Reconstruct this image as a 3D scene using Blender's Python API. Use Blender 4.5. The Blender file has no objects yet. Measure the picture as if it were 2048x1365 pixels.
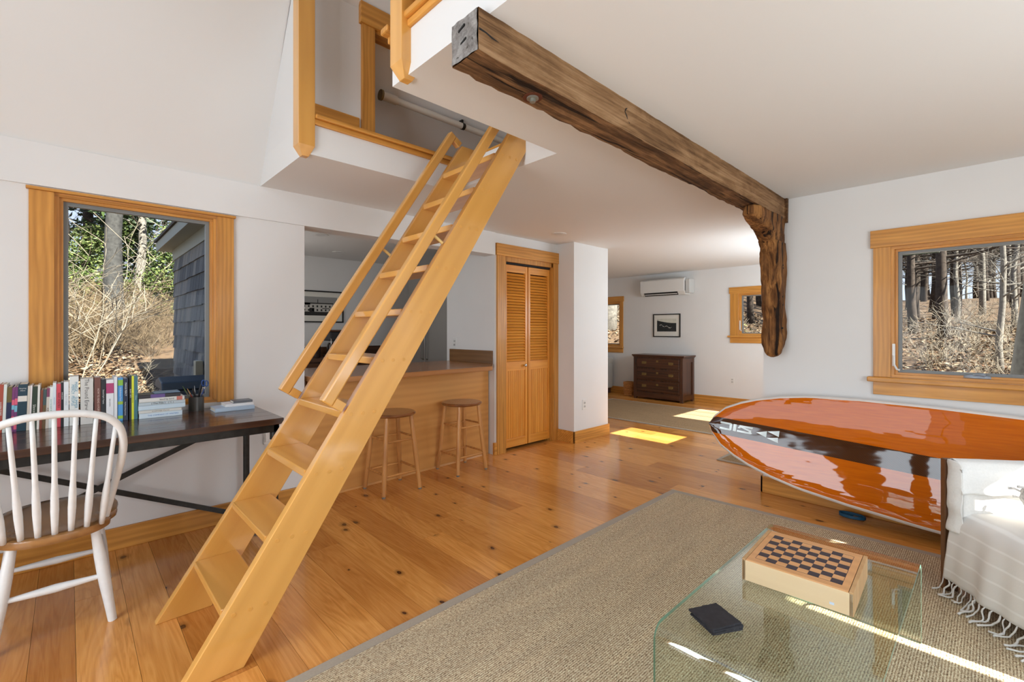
import bpy, bmesh, math, random
import numpy as np
from mathutils import Vector, Matrix, noise

random.seed(7)
C = bpy.data.collections.new("scene_collection")
bpy.context.scene.collection.children.link(C)
SC = bpy.context.scene
PI = math.pi

# ------------------------------------------------------------ camera
cam_d = bpy.data.cameras.new("camera"); cam = bpy.data.objects.new("camera", cam_d)
C.objects.link(cam); SC.camera = cam
cam.location = (0, 0, 1.25)
cam.rotation_euler = (PI/2, 0, 0.80698 - PI/2)
cam_d.sensor_width = 36; cam_d.lens = 925.8/2048*36
cam_d.shift_y = -20.45/2048
cam_d.clip_start = 0.02; cam_d.clip_end = 400

# ------------------------------------------------------------ world, sun, exposure
SC.view_settings.view_transform = 'Standard'
SC.view_settings.look = 'None'
SC.view_settings.exposure = -0.2
SC.view_settings.gamma = 1.0
SC.view_settings.use_curve_mapping = False
W = bpy.data.worlds.new("sky"); SC.world = W; W.use_nodes = True
nt = W.node_tree; nt.nodes.clear()
wo = nt.nodes.new('ShaderNodeOutputWorld'); bg = nt.nodes.new('ShaderNodeBackground')
tc = nt.nodes.new('ShaderNodeTexCoord'); sp = nt.nodes.new('ShaderNodeSeparateXYZ'); rp = nt.nodes.new('ShaderNodeValToRGB')
rp.color_ramp.elements[0].position = 0.0; rp.color_ramp.elements[0].color = (0.80, 0.88, 1.0, 1)
rp.color_ramp.elements[1].position = 0.7; rp.color_ramp.elements[1].color = (0.30, 0.50, 0.95, 1)
nt.links.new(tc.outputs['Generated'], sp.inputs[0]); nt.links.new(sp.outputs[2], rp.inputs[0])
nt.links.new(rp.outputs[0], bg.inputs[0]); bg.inputs[1].default_value = 1.35
nt.links.new(bg.outputs[0], wo.inputs[0])

sun_d = bpy.data.lights.new("sun", 'SUN'); sun = bpy.data.objects.new("sun", sun_d); C.objects.link(sun)
sun_d.energy = 28.0; sun_d.angle = 0.009; sun_d.color = (1.0, 0.95, 0.86)
sun.rotation_euler = Vector((0, 1, -0.8136)).to_track_quat('-Z', 'Y').to_euler()
sun.location = (0, -6, 8)

def area(name, loc, direction, sx, sy, power, col=(1, 1, 1)):
    d = bpy.data.lights.new(name, 'AREA'); d.shape = 'RECTANGLE'; d.size = sx; d.size_y = sy
    d.energy = power; d.color = col
    o = bpy.data.objects.new(name, d); C.objects.link(o); o.location = loc
    o.rotation_euler = Vector(direction).to_track_quat('-Z', 'Z').to_euler()
    return o
# added fill lamps at wall openings, brighter than the sky light coming through
FILL_COL = (0.83, 0.93, 1.0)
area("fill_lamp_glass_door", (-2.06, 1.15, 1.1), (1, 0, 0.0), 2.2, 2.0, 165, FILL_COL)
area("fill_lamp_gable", (-1.72, 1.1, 3.1), (1, 0.1, -0.25), 1.4, 1.1, 20, FILL_COL)
area("fill_lamp_front", (1.4, -1.28, 1.25), (0, 1, 0.05), 2.0, 1.1, 42, FILL_COL)
area("fill_lamp_far_room", (6.2, 1.22, 1.5), (0.05, 1, 0.1), 2.6, 0.66, 52, FILL_COL)
area("fill_lamp_kitchen", (1.12, 5.2, 1.5), (1, 0, 0.0), 1.0, 0.8, 7, (1, .97, .93))  # added kitchen fill lamp, no window is seen there

# ------------------------------------------------------------ helpers
def lin(r, g, b, k=1.0):
    def f(c):
        c /= 255.0
        return (c/12.92 if c <= 0.04045 else ((c+0.055)/1.055)**2.4)*k
    return (min(f(r), .9), min(f(g), .9), min(f(b), .9), 1.0)

WL = {}
def wl(o): return WL.get(o.name, Vector((0, 0, 0))) if o else Vector((0, 0, 0))

class MB:
    def __init__(s): s.v = []; s.f = []; s.m = []
    def add(s, vs, fs, mi=0):
        o = len(s.v); s.v += [tuple(p) for p in vs]; s.f += [tuple(i+o for i in q) for q in fs]; s.m += [mi]*len(fs); return s
    def hexa(s, p, mi=0):   # 4 bottom ccw, 4 top ccw
        return s.add(p, [(3, 2, 1, 0), (4, 5, 6, 7), (0, 1, 5, 4), (1, 2, 6, 5), (2, 3, 7, 6), (3, 0, 4, 7)], mi)
    def box(s, x0, x1, y0, y1, z0, z1, mi=0):
        return s.hexa([(x0, y0, z0), (x1, y0, z0), (x1, y1, z0), (x0, y1, z0), (x0, y0, z1), (x1, y0, z1), (x1, y1, z1), (x0, y1, z1)], mi)
    def frame_box(s, o, ax, ay, az, mi=0):  # origin corner + 3 edge vectors
        o = Vector(o); ax = Vector(ax); ay = Vector(ay); az = Vector(az)
        return s.hexa([o, o+ax, o+ax+ay, o+ay, o+az, o+ax+az, o+ax+ay+az, o+ay+az], mi)
    def bar(s, a, b, w, h, up=(0, 0, 1), mi=0):
        a = Vector(a); b = Vector(b); d = (b-a).normalized(); u = Vector(up)
        sd = d.cross(u)
        if sd.length < 1e-4: sd = d.cross(Vector((1, 0, 0)))
        sd.normalize(); u = sd.cross(d).normalized()
        return s.frame_box(a-sd*w/2-u*h/2, sd*w, b-a, u*h, mi) if False else s.hexa(
            [a-sd*w/2-u*h/2, a+sd*w/2-u*h/2, b+sd*w/2-u*h/2, b-sd*w/2-u*h/2, a-sd*w/2+u*h/2, a+sd*w/2+u*h/2, b+sd*w/2+u*h/2, b-sd*w/2+u*h/2], mi)
    def tube(s, pts, rad, n=10, caps=True, mi=0):
        pts = [Vector(p) for p in pts]; k = len(pts)
        rad = [rad]*k if isinstance(rad, (int, float)) else rad
        vs = []; fs = []; ref = None
        for i, p in enumerate(pts):
            t = (pts[min(i+1, k-1)]-pts[max(i-1, 0)]).normalized()
            if ref is None: ref = Vector((0, 0, 1)) if abs(t.z) < .9 else Vector((1, 0, 0))
            a = t.cross(ref)
            if a.length < 1e-5: a = t.cross(Vector((0, 1, 0)))
            a.normalize(); b = t.cross(a).normalized(); ref = -b if False else a.cross(t)
            for j in range(n):
                an = 2*PI*j/n; vs.append(p+(a*math.cos(an)+b*math.sin(an))*rad[i])
        for i in range(k-1):
            for j in range(n):
                fs.append((i*n+j, i*n+(j+1) % n, (i+1)*n+(j+1) % n, (i+1)*n+j))
        if caps: fs += [tuple(range(n-1, -1, -1)), tuple((k-1)*n+j for j in range(n))]
        return s.add(vs, fs, mi)
    def lathe(s, prof, c=(0, 0, 0), n=24, mi=0):  # prof [(r,z)...]
        vs = []; fs = []; k = len(prof)
        for r, z in prof:
            for j in range(n):
                a = 2*PI*j/n; vs.append((c[0]+r*math.cos(a), c[1]+r*math.sin(a), c[2]+z))
        for i in range(k-1):
            for j in range(n): fs.append((i*n+j, i*n+(j+1) % n, (i+1)*n+(j+1) % n, (i+1)*n+j))
        fs += [tuple(range(n-1, -1, -1)), tuple((k-1)*n+j for j in range(n))]
        return s.add(vs, fs, mi)
    def prism(s, prof, axis, a0, a1, mi=0):  # prof 2D points in the other two axes
        def P(p, a):
            return {'x': (a, p[0], p[1]), 'y': (p[0], a, p[1]), 'z': (p[0], p[1], a)}[axis]
        n = len(prof); vs = [P(p, a0) for p in prof]+[P(p, a1) for p in prof]
        fs = [tuple(range(n)), tuple(range(2*n-1, n-1, -1))]+[(i, i+n, (i+1) % n+n, (i+1) % n) for i in range(n)]
        return s.add(vs, fs, mi)
    def grid(s, fn, nu, nv, mi=0, closed_u=False):
        vs = [fn(i/nu, j/nv) for j in range(nv+1) for i in range(nu+1)]
        fs = [(j*(nu+1)+i, j*(nu+1)+i+1, (j+1)*(nu+1)+i+1, (j+1)*(nu+1)+i) for j in range(nv) for i in range(nu)]
        return s.add(vs, fs, mi)

def link(o, parent=None):
    C.objects.link(o)
    if parent: o.parent = parent
    return o

def build(mb, name, mats, parent=None, local=False, smooth=False, bevel=0, fix=True, origin=None, seg=2, autos=False):
    me = bpy.data.meshes.new(name)
    V_ = np.array(mb.v, dtype=float)
    if parent and not local: off = wl(parent)
    elif not parent:
        off = Vector(origin) if origin is not None else Vector(((V_[:, 0].min()+V_[:, 0].max())/2, (V_[:, 1].min()+V_[:, 1].max())/2, V_[:, 2].min()))
    else: off = Vector((0, 0, 0))
    V_ = V_-np.array(off)
    me.from_pydata([tuple(p) for p in V_], [], mb.f)
    if not isinstance(mats, (list, tuple)): mats = [mats]
    for m in mats: me.materials.append(m)
    if len(mats) > 1: me.polygons.foreach_set('material_index', mb.m)
    if fix:
        bm = bmesh.new(); bm.from_mesh(me); bmesh.ops.recalc_face_normals(bm, faces=bm.faces); bm.to_mesh(me); bm.free()
    if smooth: me.polygons.foreach_set('use_smooth', [True]*len(me.polygons))
    me.update()
    if smooth and autos: 
        try: me.set_sharp_from_angle(angle=math.radians(40))
        except Exception: pass
    o = bpy.data.objects.new(name, me); link(o, parent)
    if not parent: o.location = off; WL[o.name] = off
    else: WL[o.name] = wl(parent)
    if bevel:
        b = o.modifiers.new('bevel', 'BEVEL'); b.width = bevel; b.segments = seg; b.limit_method = 'ANGLE'
    return o

def E(name, label, cat, loc, group=None, rotz=0):
    o = bpy.data.objects.new(name, None); C.objects.link(o); o.location = loc; o.rotation_euler = (0, 0, rotz)
    o.empty_display_size = 0.05; WL[o.name] = Vector(loc)
    return tag(o, label, cat, group)
def tag(o, label, cat, group=None):
    o['label'] = label; o['category'] = cat
    if group: o['group'] = group
    return o
def struct(o, label=None, cat=None):
    o['kind'] = 'structure'
    if label: o['label'] = label; o['category'] = cat
    return o
def stuff(o): o['kind'] = 'stuff'; return o
def copy_tree(o, parent=None):
    c = o.copy(); C.objects.link(c)
    if parent: c.parent = parent
    WL[c.name] = wl(o)
    for ch in list(o.children): copy_tree(ch, c)
    return c
def share(o, parent, loc=(0, 0, 0), rot=None, scale=None, mat=None):
    c = o.copy(); C.objects.link(c); c.parent = parent; c.location = loc
    if rot: c.rotation_euler = rot
    if scale: c.scale = scale
    return c

# ------------------------------------------------------------ materials
def nodes(name):
    m = bpy.data.materials.new(name); m.use_nodes = True; t = m.node_tree; t.nodes.clear()
    o = t.nodes.new('ShaderNodeOutputMaterial'); return m, t, o
def N(t, ty, **k):
    n = t.nodes.new(ty)
    for a, b in k.items(): setattr(n, a, b)
    return n
def bsdf(t, o, rough=.5, spec=.5, coat=0, metal=0, coat_rough=.05):
    b = N(t, 'ShaderNodeBsdfPrincipled'); b.inputs['Roughness'].default_value = rough
    b.inputs['Specular IOR Level'].default_value = spec; b.inputs['Coat Weight'].default_value = coat
    b.inputs['Coat Roughness'].default_value = coat_rough; b.inputs['Metallic'].default_value = metal
    t.links.new(b.outputs[0], o.inputs[0]); return b
def ramp(t, stops):
    r = N(t, 'ShaderNodeValToRGB'); e = r.color_ramp.elements
    while len(e) < len(stops): e.new(.5)
    for i, (p, c) in enumerate(stops): e[i].position = p; e[i].color = c
    return r
def mixc(t, a, b, fac, mode='MIX'):
    m = N(t, 'ShaderNodeMix', data_type='RGBA', blend_type=mode)
    for src, i in ((fac, 0), (a, 6), (b, 7)):
        if hasattr(src, 'links') or isinstance(src, bpy.types.NodeSocket): t.links.new(src, m.inputs[i])
        else: m.inputs[i].default_value = src
    return m.outputs[2]
def bump(t, b, h, strength=.2, dist=.01):
    n = N(t, 'ShaderNodeBump'); n.inputs['Strength'].default_value = strength; n.inputs['Distance'].default_value = dist
    t.links.new(h, n.inputs['Height']); t.links.new(n.outputs[0], b.inputs['Normal']); return n
def mapping(t, scale=(1, 1, 1), rot=(0, 0, 0), coord='Object', rnd=0):
    tcn = N(t, 'ShaderNodeTexCoord'); src = tcn.outputs[coord]
    if rnd:
        oi = N(t, 'ShaderNodeObjectInfo'); vm = N(t, 'ShaderNodeVectorMath', operation='SCALE'); vm.inputs[0].default_value = (rnd, rnd*.73, rnd*.41)
        t.links.new(oi.outputs['Random'], vm.inputs['Scale'])
        va = N(t, 'ShaderNodeVectorMath', operation='ADD'); t.links.new(src, va.inputs[0]); t.links.new(vm.outputs[0], va.inputs[1]); src = va.outputs[0]
    m0 = N(t, 'ShaderNodeMapping'); m0.inputs['Rotation'].default_value = rot
    t.links.new(src, m0.inputs[0])
    mp = N(t, 'ShaderNodeMapping'); mp.inputs['Scale'].default_value = scale
    t.links.new(m0.outputs[0], mp.inputs[0]); return mp.outputs[0]
def noise_(t, vec, scale=5, detail=3, dist=0, rough=.5):
    n = N(t, 'ShaderNodeTexNoise'); n.inputs['Scale'].default_value = scale; n.inputs['Detail'].default_value = detail
    n.inputs['Distortion'].default_value = dist; n.inputs['Roughness'].default_value = rough
    if vec is not None: t.links.new(vec, n.inputs['Vector'])
    return n

_mc = {}
def plain(name, col, rough=.5, metal=0, coat=0, spec=.5, nz=0, nscale=30, bmp=0):
    if name in _mc: return _mc[name]
    m, t, o = nodes(name); b = bsdf(t, o, rough, spec, coat, metal); b.inputs['Base Color'].default_value = col
    if nz or bmp:
        v = mapping(t, (1, 1, 1)); n = noise_(t, v, nscale, 4)
        if nz:
            c1 = tuple(c*(1-nz) for c in col[:3])+(1,); c2 = tuple(min(1, c*(1+nz)) for c in col[:3])+(1,)
            r = ramp(t, [(.3, c1), (.7, c2)]); t.links.new(n.outputs[0], r.inputs[0]); t.links.new(r.outputs[0], b.inputs['Base Color'])
        if bmp: bump(t, b, n.outputs[0], bmp, .004)
    _mc[name] = m; return m

def wood(name, c1, c2, axis='x', rough=.4, coat=.0, grain=1.0, rnd=0, rot=(0, 0, 0), bmp=.05, spec=.5, contrast=.5, vary=0, wave=.2):
    key = name+axis+str(rot)
    if key in _mc: return _mc[key]
    m, t, o = nodes(key); b = bsdf(t, o, rough, spec, coat, coat_rough=.1)
    sc = {'x': (1, 14, 14), 'y': (14, 1, 14), 'z': (14, 14, 1)}[axis]; sc = tuple(s*grain for s in sc)
    v = mapping(t, sc, rot, rnd=rnd)
    n = noise_(t, v, 1.2, 5, .6)
    sc2 = {'x': (.35, 3, 3), 'y': (3, .35, 3), 'z': (3, 3, .35)}[axis]
    v2 = mapping(t, tuple(s*grain for s in sc2), rot, rnd=rnd)
    w = N(t, 'ShaderNodeTexWave', wave_type='RINGS', rings_direction={'x': 'X', 'y': 'Y', 'z': 'Z'}[axis]); w.inputs['Scale'].default_value = 3.2
    w.inputs['Distortion'].default_value = 5; w.inputs['Detail'].default_value = 2.5; w.inputs['Detail Scale'].default_value = 1.2
    t.links.new(v2, w.inputs['Vector'])
    mx = N(t, 'ShaderNodeMix', data_type='FLOAT'); mx.inputs[0].default_value = wave
    t.links.new(n.outputs[0], mx.inputs[2]); t.links.new(w.outputs[1], mx.inputs[3])
    r = ramp(t, [(.5-.5*contrast, c1), (.5+.5*contrast, c2)]); t.links.new(mx.outputs[0], r.inputs[0]); col = r.outputs[0]
    if vary:
        oi = N(t, 'ShaderNodeObjectInfo'); hs = N(t, 'ShaderNodeHueSaturation')
        mr = N(t, 'ShaderNodeMapRange'); mr.inputs[3].default_value = 1-vary; mr.inputs[4].default_value = 1+vary
        t.links.new(oi.outputs['Random'], mr.inputs[0]); t.links.new(mr.outputs[0], hs.inputs['Value']); t.links.new(col, hs.inputs['Color']); col = hs.outputs[0]
    t.links.new(col, b.inputs['Base Color'])
    if bmp: bump(t, b, mx.outputs[0], bmp, .003)
    _mc[key] = m; return m

def glassy(name, tint, refl=1.0, ior=1.45, gloss=.01):
    if name in _mc: return _mc[name]
    m, t, o = nodes(name)
    tr = N(t, 'ShaderNodeBsdfTransparent'); tr.inputs[0].default_value = tint
    gl = N(t, 'ShaderNodeBsdfGlossy'); gl.inputs['Roughness'].default_value = gloss
    lw = N(t, 'ShaderNodeLayerWeight'); lw.inputs[0].default_value = .5; pw = N(t, 'ShaderNodeMath', operation='POWER'); pw.inputs[1].default_value = 5; t.links.new(lw.outputs['Facing'], pw.inputs[0])
    mu = N(t, 'ShaderNodeMath', operation='MULTIPLY_ADD'); mu.inputs[1].default_value = .9*refl; mu.inputs[2].default_value = .04*refl; t.links.new(pw.outputs[0], mu.inputs[0])
    mx = N(t, 'ShaderNodeMixShader'); t.links.new(mu.outputs[0], mx.inputs[0]); t.links.new(tr.outputs[0], mx.inputs[1]); t.links.new(gl.outputs[0], mx.inputs[2])
    t.links.new(mx.outputs[0], o.inputs[0]); _mc[name] = m; return m

K = 1.25
wall_m = plain('white wall paint', (.80, .795, .785, 1), .65, spec=.25, nz=.012, nscale=3, bmp=.02)
ceil_m = plain('white ceiling paint', (.82, .815, .80, 1), .8, spec=.15)
def fir(ax): return wood('fir trim', lin(164, 108, 42, K), lin(204, 145, 66, K), ax, .42, .08, grain=1.6, vary=.05, rnd=7)
def birch(ax, rot=(0, 0, 0)): return wood('birch plywood', lin(192, 136, 60, 1.25), lin(216, 162, 84, 1.25), ax, .36, .9, grain=.7, rot=rot, contrast=.75, vary=.03, rnd=5, bmp=.02)
def panelwood(ax): return wood('birch panel', lin(168, 116, 58, 1.45), lin(192, 140, 78, 1.45), ax, .45, .1, grain=.6, contrast=.8, bmp=.02)
def oak(ax): return wood('stool oak', lin(150, 98, 48, 1.4), lin(188, 134, 74, 1.4), ax, .35, .2, rnd=3)
def doorwood(ax): return wood('pine door', lin(190, 118, 36, 1.35), lin(218, 148, 60, 1.35), ax, .4, .2, rnd=6, vary=.06)
grey_metal = plain('grey window aluminium', lin(120, 124, 124, 1.1), .45)
black_iron = plain('black iron', lin(52, 52, 50, 1.0), .38, metal=.6, nz=.3, nscale=25)
chrome = plain('brushed chrome', (.6, .6, .6, 1), .25, metal=1)
white_plastic = plain('white plastic', (.8, .8, .78, 1), .35)
dark_gap = plain('dark gap', (.01, .01, .01, 1), .8)
pane_m = glassy('window glass', (.97, .985, .98, 1), .07)
# ============================================================ STRUCTURE
YL = 3.48; CZ = 2.237; XR = 3.895; XF = 8.05
# ---- floor
def floor_mat():
    m, t, o = nodes('pine floor'); b = bsdf(t, o, .2, .5, .2, coat_rough=.1)
    v = mapping(t, (70, 2.2, 1), rnd=31); n = noise_(t, v, 1.0, 5, 1.2, .6)
    v2 = mapping(t, (7, .7, 1), rnd=31); n2 = noise_(t, v2, 1.0, 3, 1.6, .5)
    w = N(t, 'ShaderNodeMath', operation='MULTIPLY'); w.inputs[1].default_value = 9; t.links.new(n2.outputs[0], w.inputs[0])
    fr_ = N(t, 'ShaderNodeMath', operation='PINGPONG'); fr_.inputs[1].default_value = .5; t.links.new(w.outputs[0], fr_.inputs[0])
    mx = N(t, 'ShaderNodeMix', data_type='FLOAT'); mx.inputs[0].default_value = .38
    t.links.new(n.outputs[0], mx.inputs[2]); t.links.new(fr_.outputs[0], mx.inputs[3])
    r = ramp(t, [(.12, lin(214, 156, 86, 1.3)), (.45, lin(194, 132, 64, 1.3)), (.75, lin(162, 102, 42, 1.3))]); t.links.new(mx.outputs[0], r.inputs[0])
    oi = N(t, 'ShaderNodeObjectInfo'); r2 = ramp(t, [(0, (.50, .40, .32, 1)), (.05, (.72, .62, .52, 1)), (.2, (.86, .80, .74, 1)), (.6, (1, 1, 1, 1)), (1, (1.12, 1.12, 1.12, 1))])
    t.links.new(oi.outputs['Random'], r2.inputs[0])
    col = mixc(t, r.outputs[0], r2.outputs[0], 1.0, 'MULTIPLY')
    vk = mapping(t, (4.2, 2.6, .01), rnd=17); nz_ = noise_(t, mapping(t, (14, 9, 1), rnd=17), 1.5, 2)
    va = N(t, 'ShaderNodeVectorMath', operation='ADD'); vs = N(t, 'ShaderNodeVectorMath', operation='SCALE'); vs.inputs['Scale'].default_value = .09
    t.links.new(nz_.outputs['Color'], vs.inputs[0]); t.links.new(vk, va.inputs[0]); t.links.new(vs.outputs[0], va.inputs[1])
    vo = N(t, 'ShaderNodeTexVoronoi', voronoi_dimensions='2D'); vo.inputs['Scale'].default_value = 1; t.links.new(va.outputs[0], vo.inputs['Vector'])
    sx = N(t, 'ShaderNodeSeparateColor'); t.links.new(vo.outputs['Color'], sx.inputs[0])
    mr = N(t, 'ShaderNodeMapRange'); mr.inputs[1].default_value = .45; mr.inputs[2].default_value = 1; mr.inputs[3].default_value = .3; mr.inputs[4].default_value = 1.25; t.links.new(sx.outputs[0], mr.inputs[0])
    dv = N(t, 'ShaderNodeMath', operation='DIVIDE'); t.links.new(vo.outputs['Distance'], dv.inputs[0]); t.links.new(mr.outputs[0], dv.inputs[1])
    rk = ramp(t, [(.0, (.85, .85, .85, 1)), (.035, (1, 1, 1, 1)), (.055, (.4, .4, .4, 1)), (.13, (0, 0, 0, 1))]); t.links.new(dv.outputs[0], rk.inputs[0])
    th = N(t, 'ShaderNodeMath', operation='GREATER_THAN'); th.inputs[1].default_value = .45
    t.links.new(sx.outputs[0], th.inputs[0]); mk = N(t, 'ShaderNodeMath', operation='MULTIPLY'); t.links.new(rk.outputs[0], mk.inputs[0]); t.links.new(th.outputs[0], mk.inputs[1])
    col = mixc(t, col, lin(66, 30, 12), mk.outputs[0]); t.links.new(col, b.inputs['Base Color'])
    bump(t, b, mx.outputs[0], .02, .002)
    return m
floor_m = floor_mat()
mb = MB(); mb.box(-1.95, 4.05, -1.5, 6.4, -.12, -.0125); mb.box(4.05, 8.2, .95, 6.75, -.12, -.0125)
floor = struct(build(mb, 'floor', plain('dark subfloor', (.05, .03, .02, 1), .9), origin=(0, 0, -.12)))
rf = random.Random(11)
x = -1.9
while x < XF:
    w = rf.choice([.13, .15, .15, .17, .19]); x1 = min(x+w, XF)
    y0, y1 = (-1.38, YL+.02) if x < 1.0 else ((-1.38, 6.25) if x1 < 4.1 else (1.08, 6.65))
    y = y0; first = True
    while y < y1-.01:
        L = rf.uniform(1.6, 3.6)*(rf.uniform(.3, 1) if first else 1); first = False; ye = min(y+L, y1)
        if y1-ye < .4: ye = y1
        mb = MB(); mb.box(x+.0006, x1-.0006, y+.0006, ye-.0006, -.012, 0)
        build(mb, 'plank', floor_m, floor, fix=False)
        y = ye
    x = x1

# ---- walls. each wall one mesh of boxes around its openings
def wallobj(name, boxes, m=wall_m, extra=None):
    mb = MB()
    for b_ in boxes: mb.box(*b_)
    if extra: extra(mb)
    return struct(build(mb, name, m, fix=False))
wx0, wx1, wz0, wz1 = -.055, .690, .79, 1.988    # left window rough opening
dx0, dx1, dz1 = 3.233, 3.965, 2.0
walls = wallobj('wall_left', [(-1.8, wx0, YL, YL+.15, 0, CZ), (wx0, wx1, YL, YL+.15, 0, wz0), (wx0, wx1, YL, YL+.15, wz1, CZ), (wx1, 1.24, YL, YL+.15, 0, CZ),
    (1.24, 3.09, YL, YL+.15, 2.013, CZ), (3.09, dx0, YL, YL+.15, 0, CZ), (dx0, dx1, YL, YL+.15, dz1, CZ), (dx1, 4.05, YL, YL+.15, 0, CZ),
    (-1.8, 3.09, YL-.014, YL, 2.013, CZ)])
wallobj('wall_column', [(4.05, 4.70, 3.235, 6.7, 0, 2.26)])
wallobj('wall_right', [(XR, 4.05, .474, 1.245, 0, CZ), (XR, 4.05, -1.5, .474, 0, .945), (XR, 4.05, -1.5, .474, 1.801, CZ), (XR, 4.05, -1.5, -.70, .945, 1.801)])
w2a, w2b, w2c, w2d = 1.62, 2.955, 1.17, 1.872
w3a, w3b, w3c, w3d = 5.24, 6.2, .93, 1.84
wallobj('wall_far', [(XF, 8.2, 1.0, w2a, 0, 2.4), (XF, 8.2, w2a, w2b, 0, w2c), (XF, 8.2, w2a, w2b, w2d, 2.4), (XF, 8.2, w2b, w3a, 0, 2.4),
    (XF, 8.2, w3a, w3b, 0, w3c), (XF, 8.2, w3a, w3b, w3d, 2.4), (XF, 8.2, w3b, 6.75, 0, 2.4)])
wallobj('wall_far_room_back', [(4.05, 8.2, 6.6, 6.75, 0, 2.4)])
# far room front wall with two window openings (they let in the two sun patches)
fy0, fy1 = 1.0, 1.12
wallobj('wall_far_room_front', [(4.05, 4.77, fy0, fy1, 0, 2.4), (4.77, 5.25, fy0, fy1, 0, 1.13), (4.77, 5.25, fy0, fy1, 1.83, 2.4), (5.25, 6.34, fy0, fy1, 0, 2.4),
    (6.34, 7.28, fy0, fy1, 0, 1.13), (6.34, 7.28, fy0, fy1, 1.83, 2.4), (7.28, 8.05, fy0, fy1, 0, 2.4)])
# kitchen
wallobj('wall_kitchen_back', [(.88, 4.05, 6.25, 6.4, 0, CZ)])
wallobj('wall_kitchen_right', [(3.09, 3.2, YL+.15, 4.29, 0, CZ), (3.2, 4.05, 4.24, 4.29, 0, CZ), (3.95, 4.05, 4.29, 6.25, 0, CZ)])
wallobj('wall_kitchen_left', [(.88, 1.0, YL+.15, 4.8, 0, CZ), (.88, 1.0, 4.8, 5.7, 0, 1.1), (.88, 1.0, 4.8, 5.7, 1.9, CZ), (.88, 1.0, 5.7, 6.25, 0, CZ)])
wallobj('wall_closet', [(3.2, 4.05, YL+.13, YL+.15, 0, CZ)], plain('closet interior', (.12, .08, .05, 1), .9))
# walls behind the camera: glass doors, gable opening added to bring light, front window
wallobj('wall_rear', [(-1.95, -1.8, -1.5, .15, 0, 5), (-1.95, -1.8, 2.15, 3.63, 0, 5), (-1.95, -1.8, .15, 2.15, 2.05, 2.5), (-1.95, -1.8, .15, 2.15, 3.7, 5)])
wallobj('wall_front', [(-1.8, .3, -1.5, -1.35, 0, 3.4), (.3, 2.3, -1.5, -1.35, 0, .6), (.3, 2.3, -1.5, -1.35, 1.86, 3.4), (2.3, 2.39, -1.5, -1.35, 0, 3.4),
    (2.39, 2.455, -1.5, -1.35, 0, .2), (2.39, 2.455, -1.5, -1.35, 1.77, 3.4), (2.455, 3.02, -1.5, -1.35, 0, 3.4), (3.02, 3.28, -1.5, -1.35, 0, .6), (3.02, 3.28, -1.5, -1.35, 1.77, 3.4), (3.28, 3.9, -1.5, -1.35, 0, 3.4)])  # narrow openings shaped to cut the sun streaks on rug and chair
# ---- ceiling: slab with the ladder hatch cut out
def cz(x): return CZ if x < 4.6 else CZ+(x-4.6)/(XF-4.6)*.085
mb = MB()
def slab(x0, x1, y0, y1, top=2.412):
    mb.hexa([(x0, y0, cz(x0)), (x1, y0, cz(x1)), (x1, y1, cz(x1)), (x0, y1, cz(x0)), (x0, y0, top), (x1, y0, top), (x1, y1, top), (x0, y1, top)])
slab(.945, 4.05, -1.5, 1.685); slab(1.96, 4.6, 1.685, 2.645); slab(4.05, 4.6, 1.0, 1.685)
slab(.945, 4.6, 2.645, 3.63); slab(.88, 4.6, 3.63, 6.75); slab(4.6, 8.2, 1.0, 6.75)
ceiling = struct(build(mb, 'ceiling', ceil_m, fix=False))
# steep roof slope above the left wall, shallow upper pitch, mirrored
mb = MB()
SL = 1.585
def rz(y): return CZ+SL*(3.48-y)
prof = [(3.48, CZ), (2.70, rz(2.70)), (1.07, 4.5), (-.6, 3.47), (-1.35, CZ)]
for (a, b) in zip(prof[:-1], prof[1:]):
    mb.hexa([(-1.95, a[0], a[1]), (4.1, a[0], a[1]), (4.1, b[0], b[1]), (-1.95, b[0], b[1]),
             (-1.95, a[0]+.02, a[1]+.14), (4.1, a[0]+.02, a[1]+.14), (4.1, b[0], b[1]+.14), (-1.95, b[0], b[1]+.14)])
mb.box(-1.8, .945, 3.48, 3.66, CZ, CZ+.2)
struct(build(mb, 'ceiling_slope', ceil_m, fix=True))
# loft walls
mb = MB()
def wallpoly(y0, y1, x0, x1, z0, z1): mb.box(x0, x1, y0, y1, z0, z1)
mb.box(.947, 1.433, 2.80, 2.92, 2.44, 3.30); mb.box(3.0, 4.0, 2.80, 2.92, 2.44, 3.30); mb.box(1.433, 3.0, 2.80, 2.92, 3.205, 3.30)
mb.prism([(2.80, 2.41), (3.47, 2.41), (3.46, CZ+.05), (2.80, 3.30)], 'x', .945, 1.0)
struct(build(mb, 'wall_loft', wall_m))
mb = MB(); mb.box(.96, 4.05, -1.35, 1.66, 2.414, 2.44); mb.box(.96, 4.05, 2.67, 3.3, 2.414, 2.44); mb.box(1.98, 4.05, 1.66, 2.67, 2.414, 2.44)
struct(build(mb, 'floor_loft', fir('y')))
mb = MB(); mb.box(4.02, 4.1, -1.35, 3.3, 2.42, 4.6)
struct(build(mb, 'wall_loft_end', wall_m))

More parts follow.
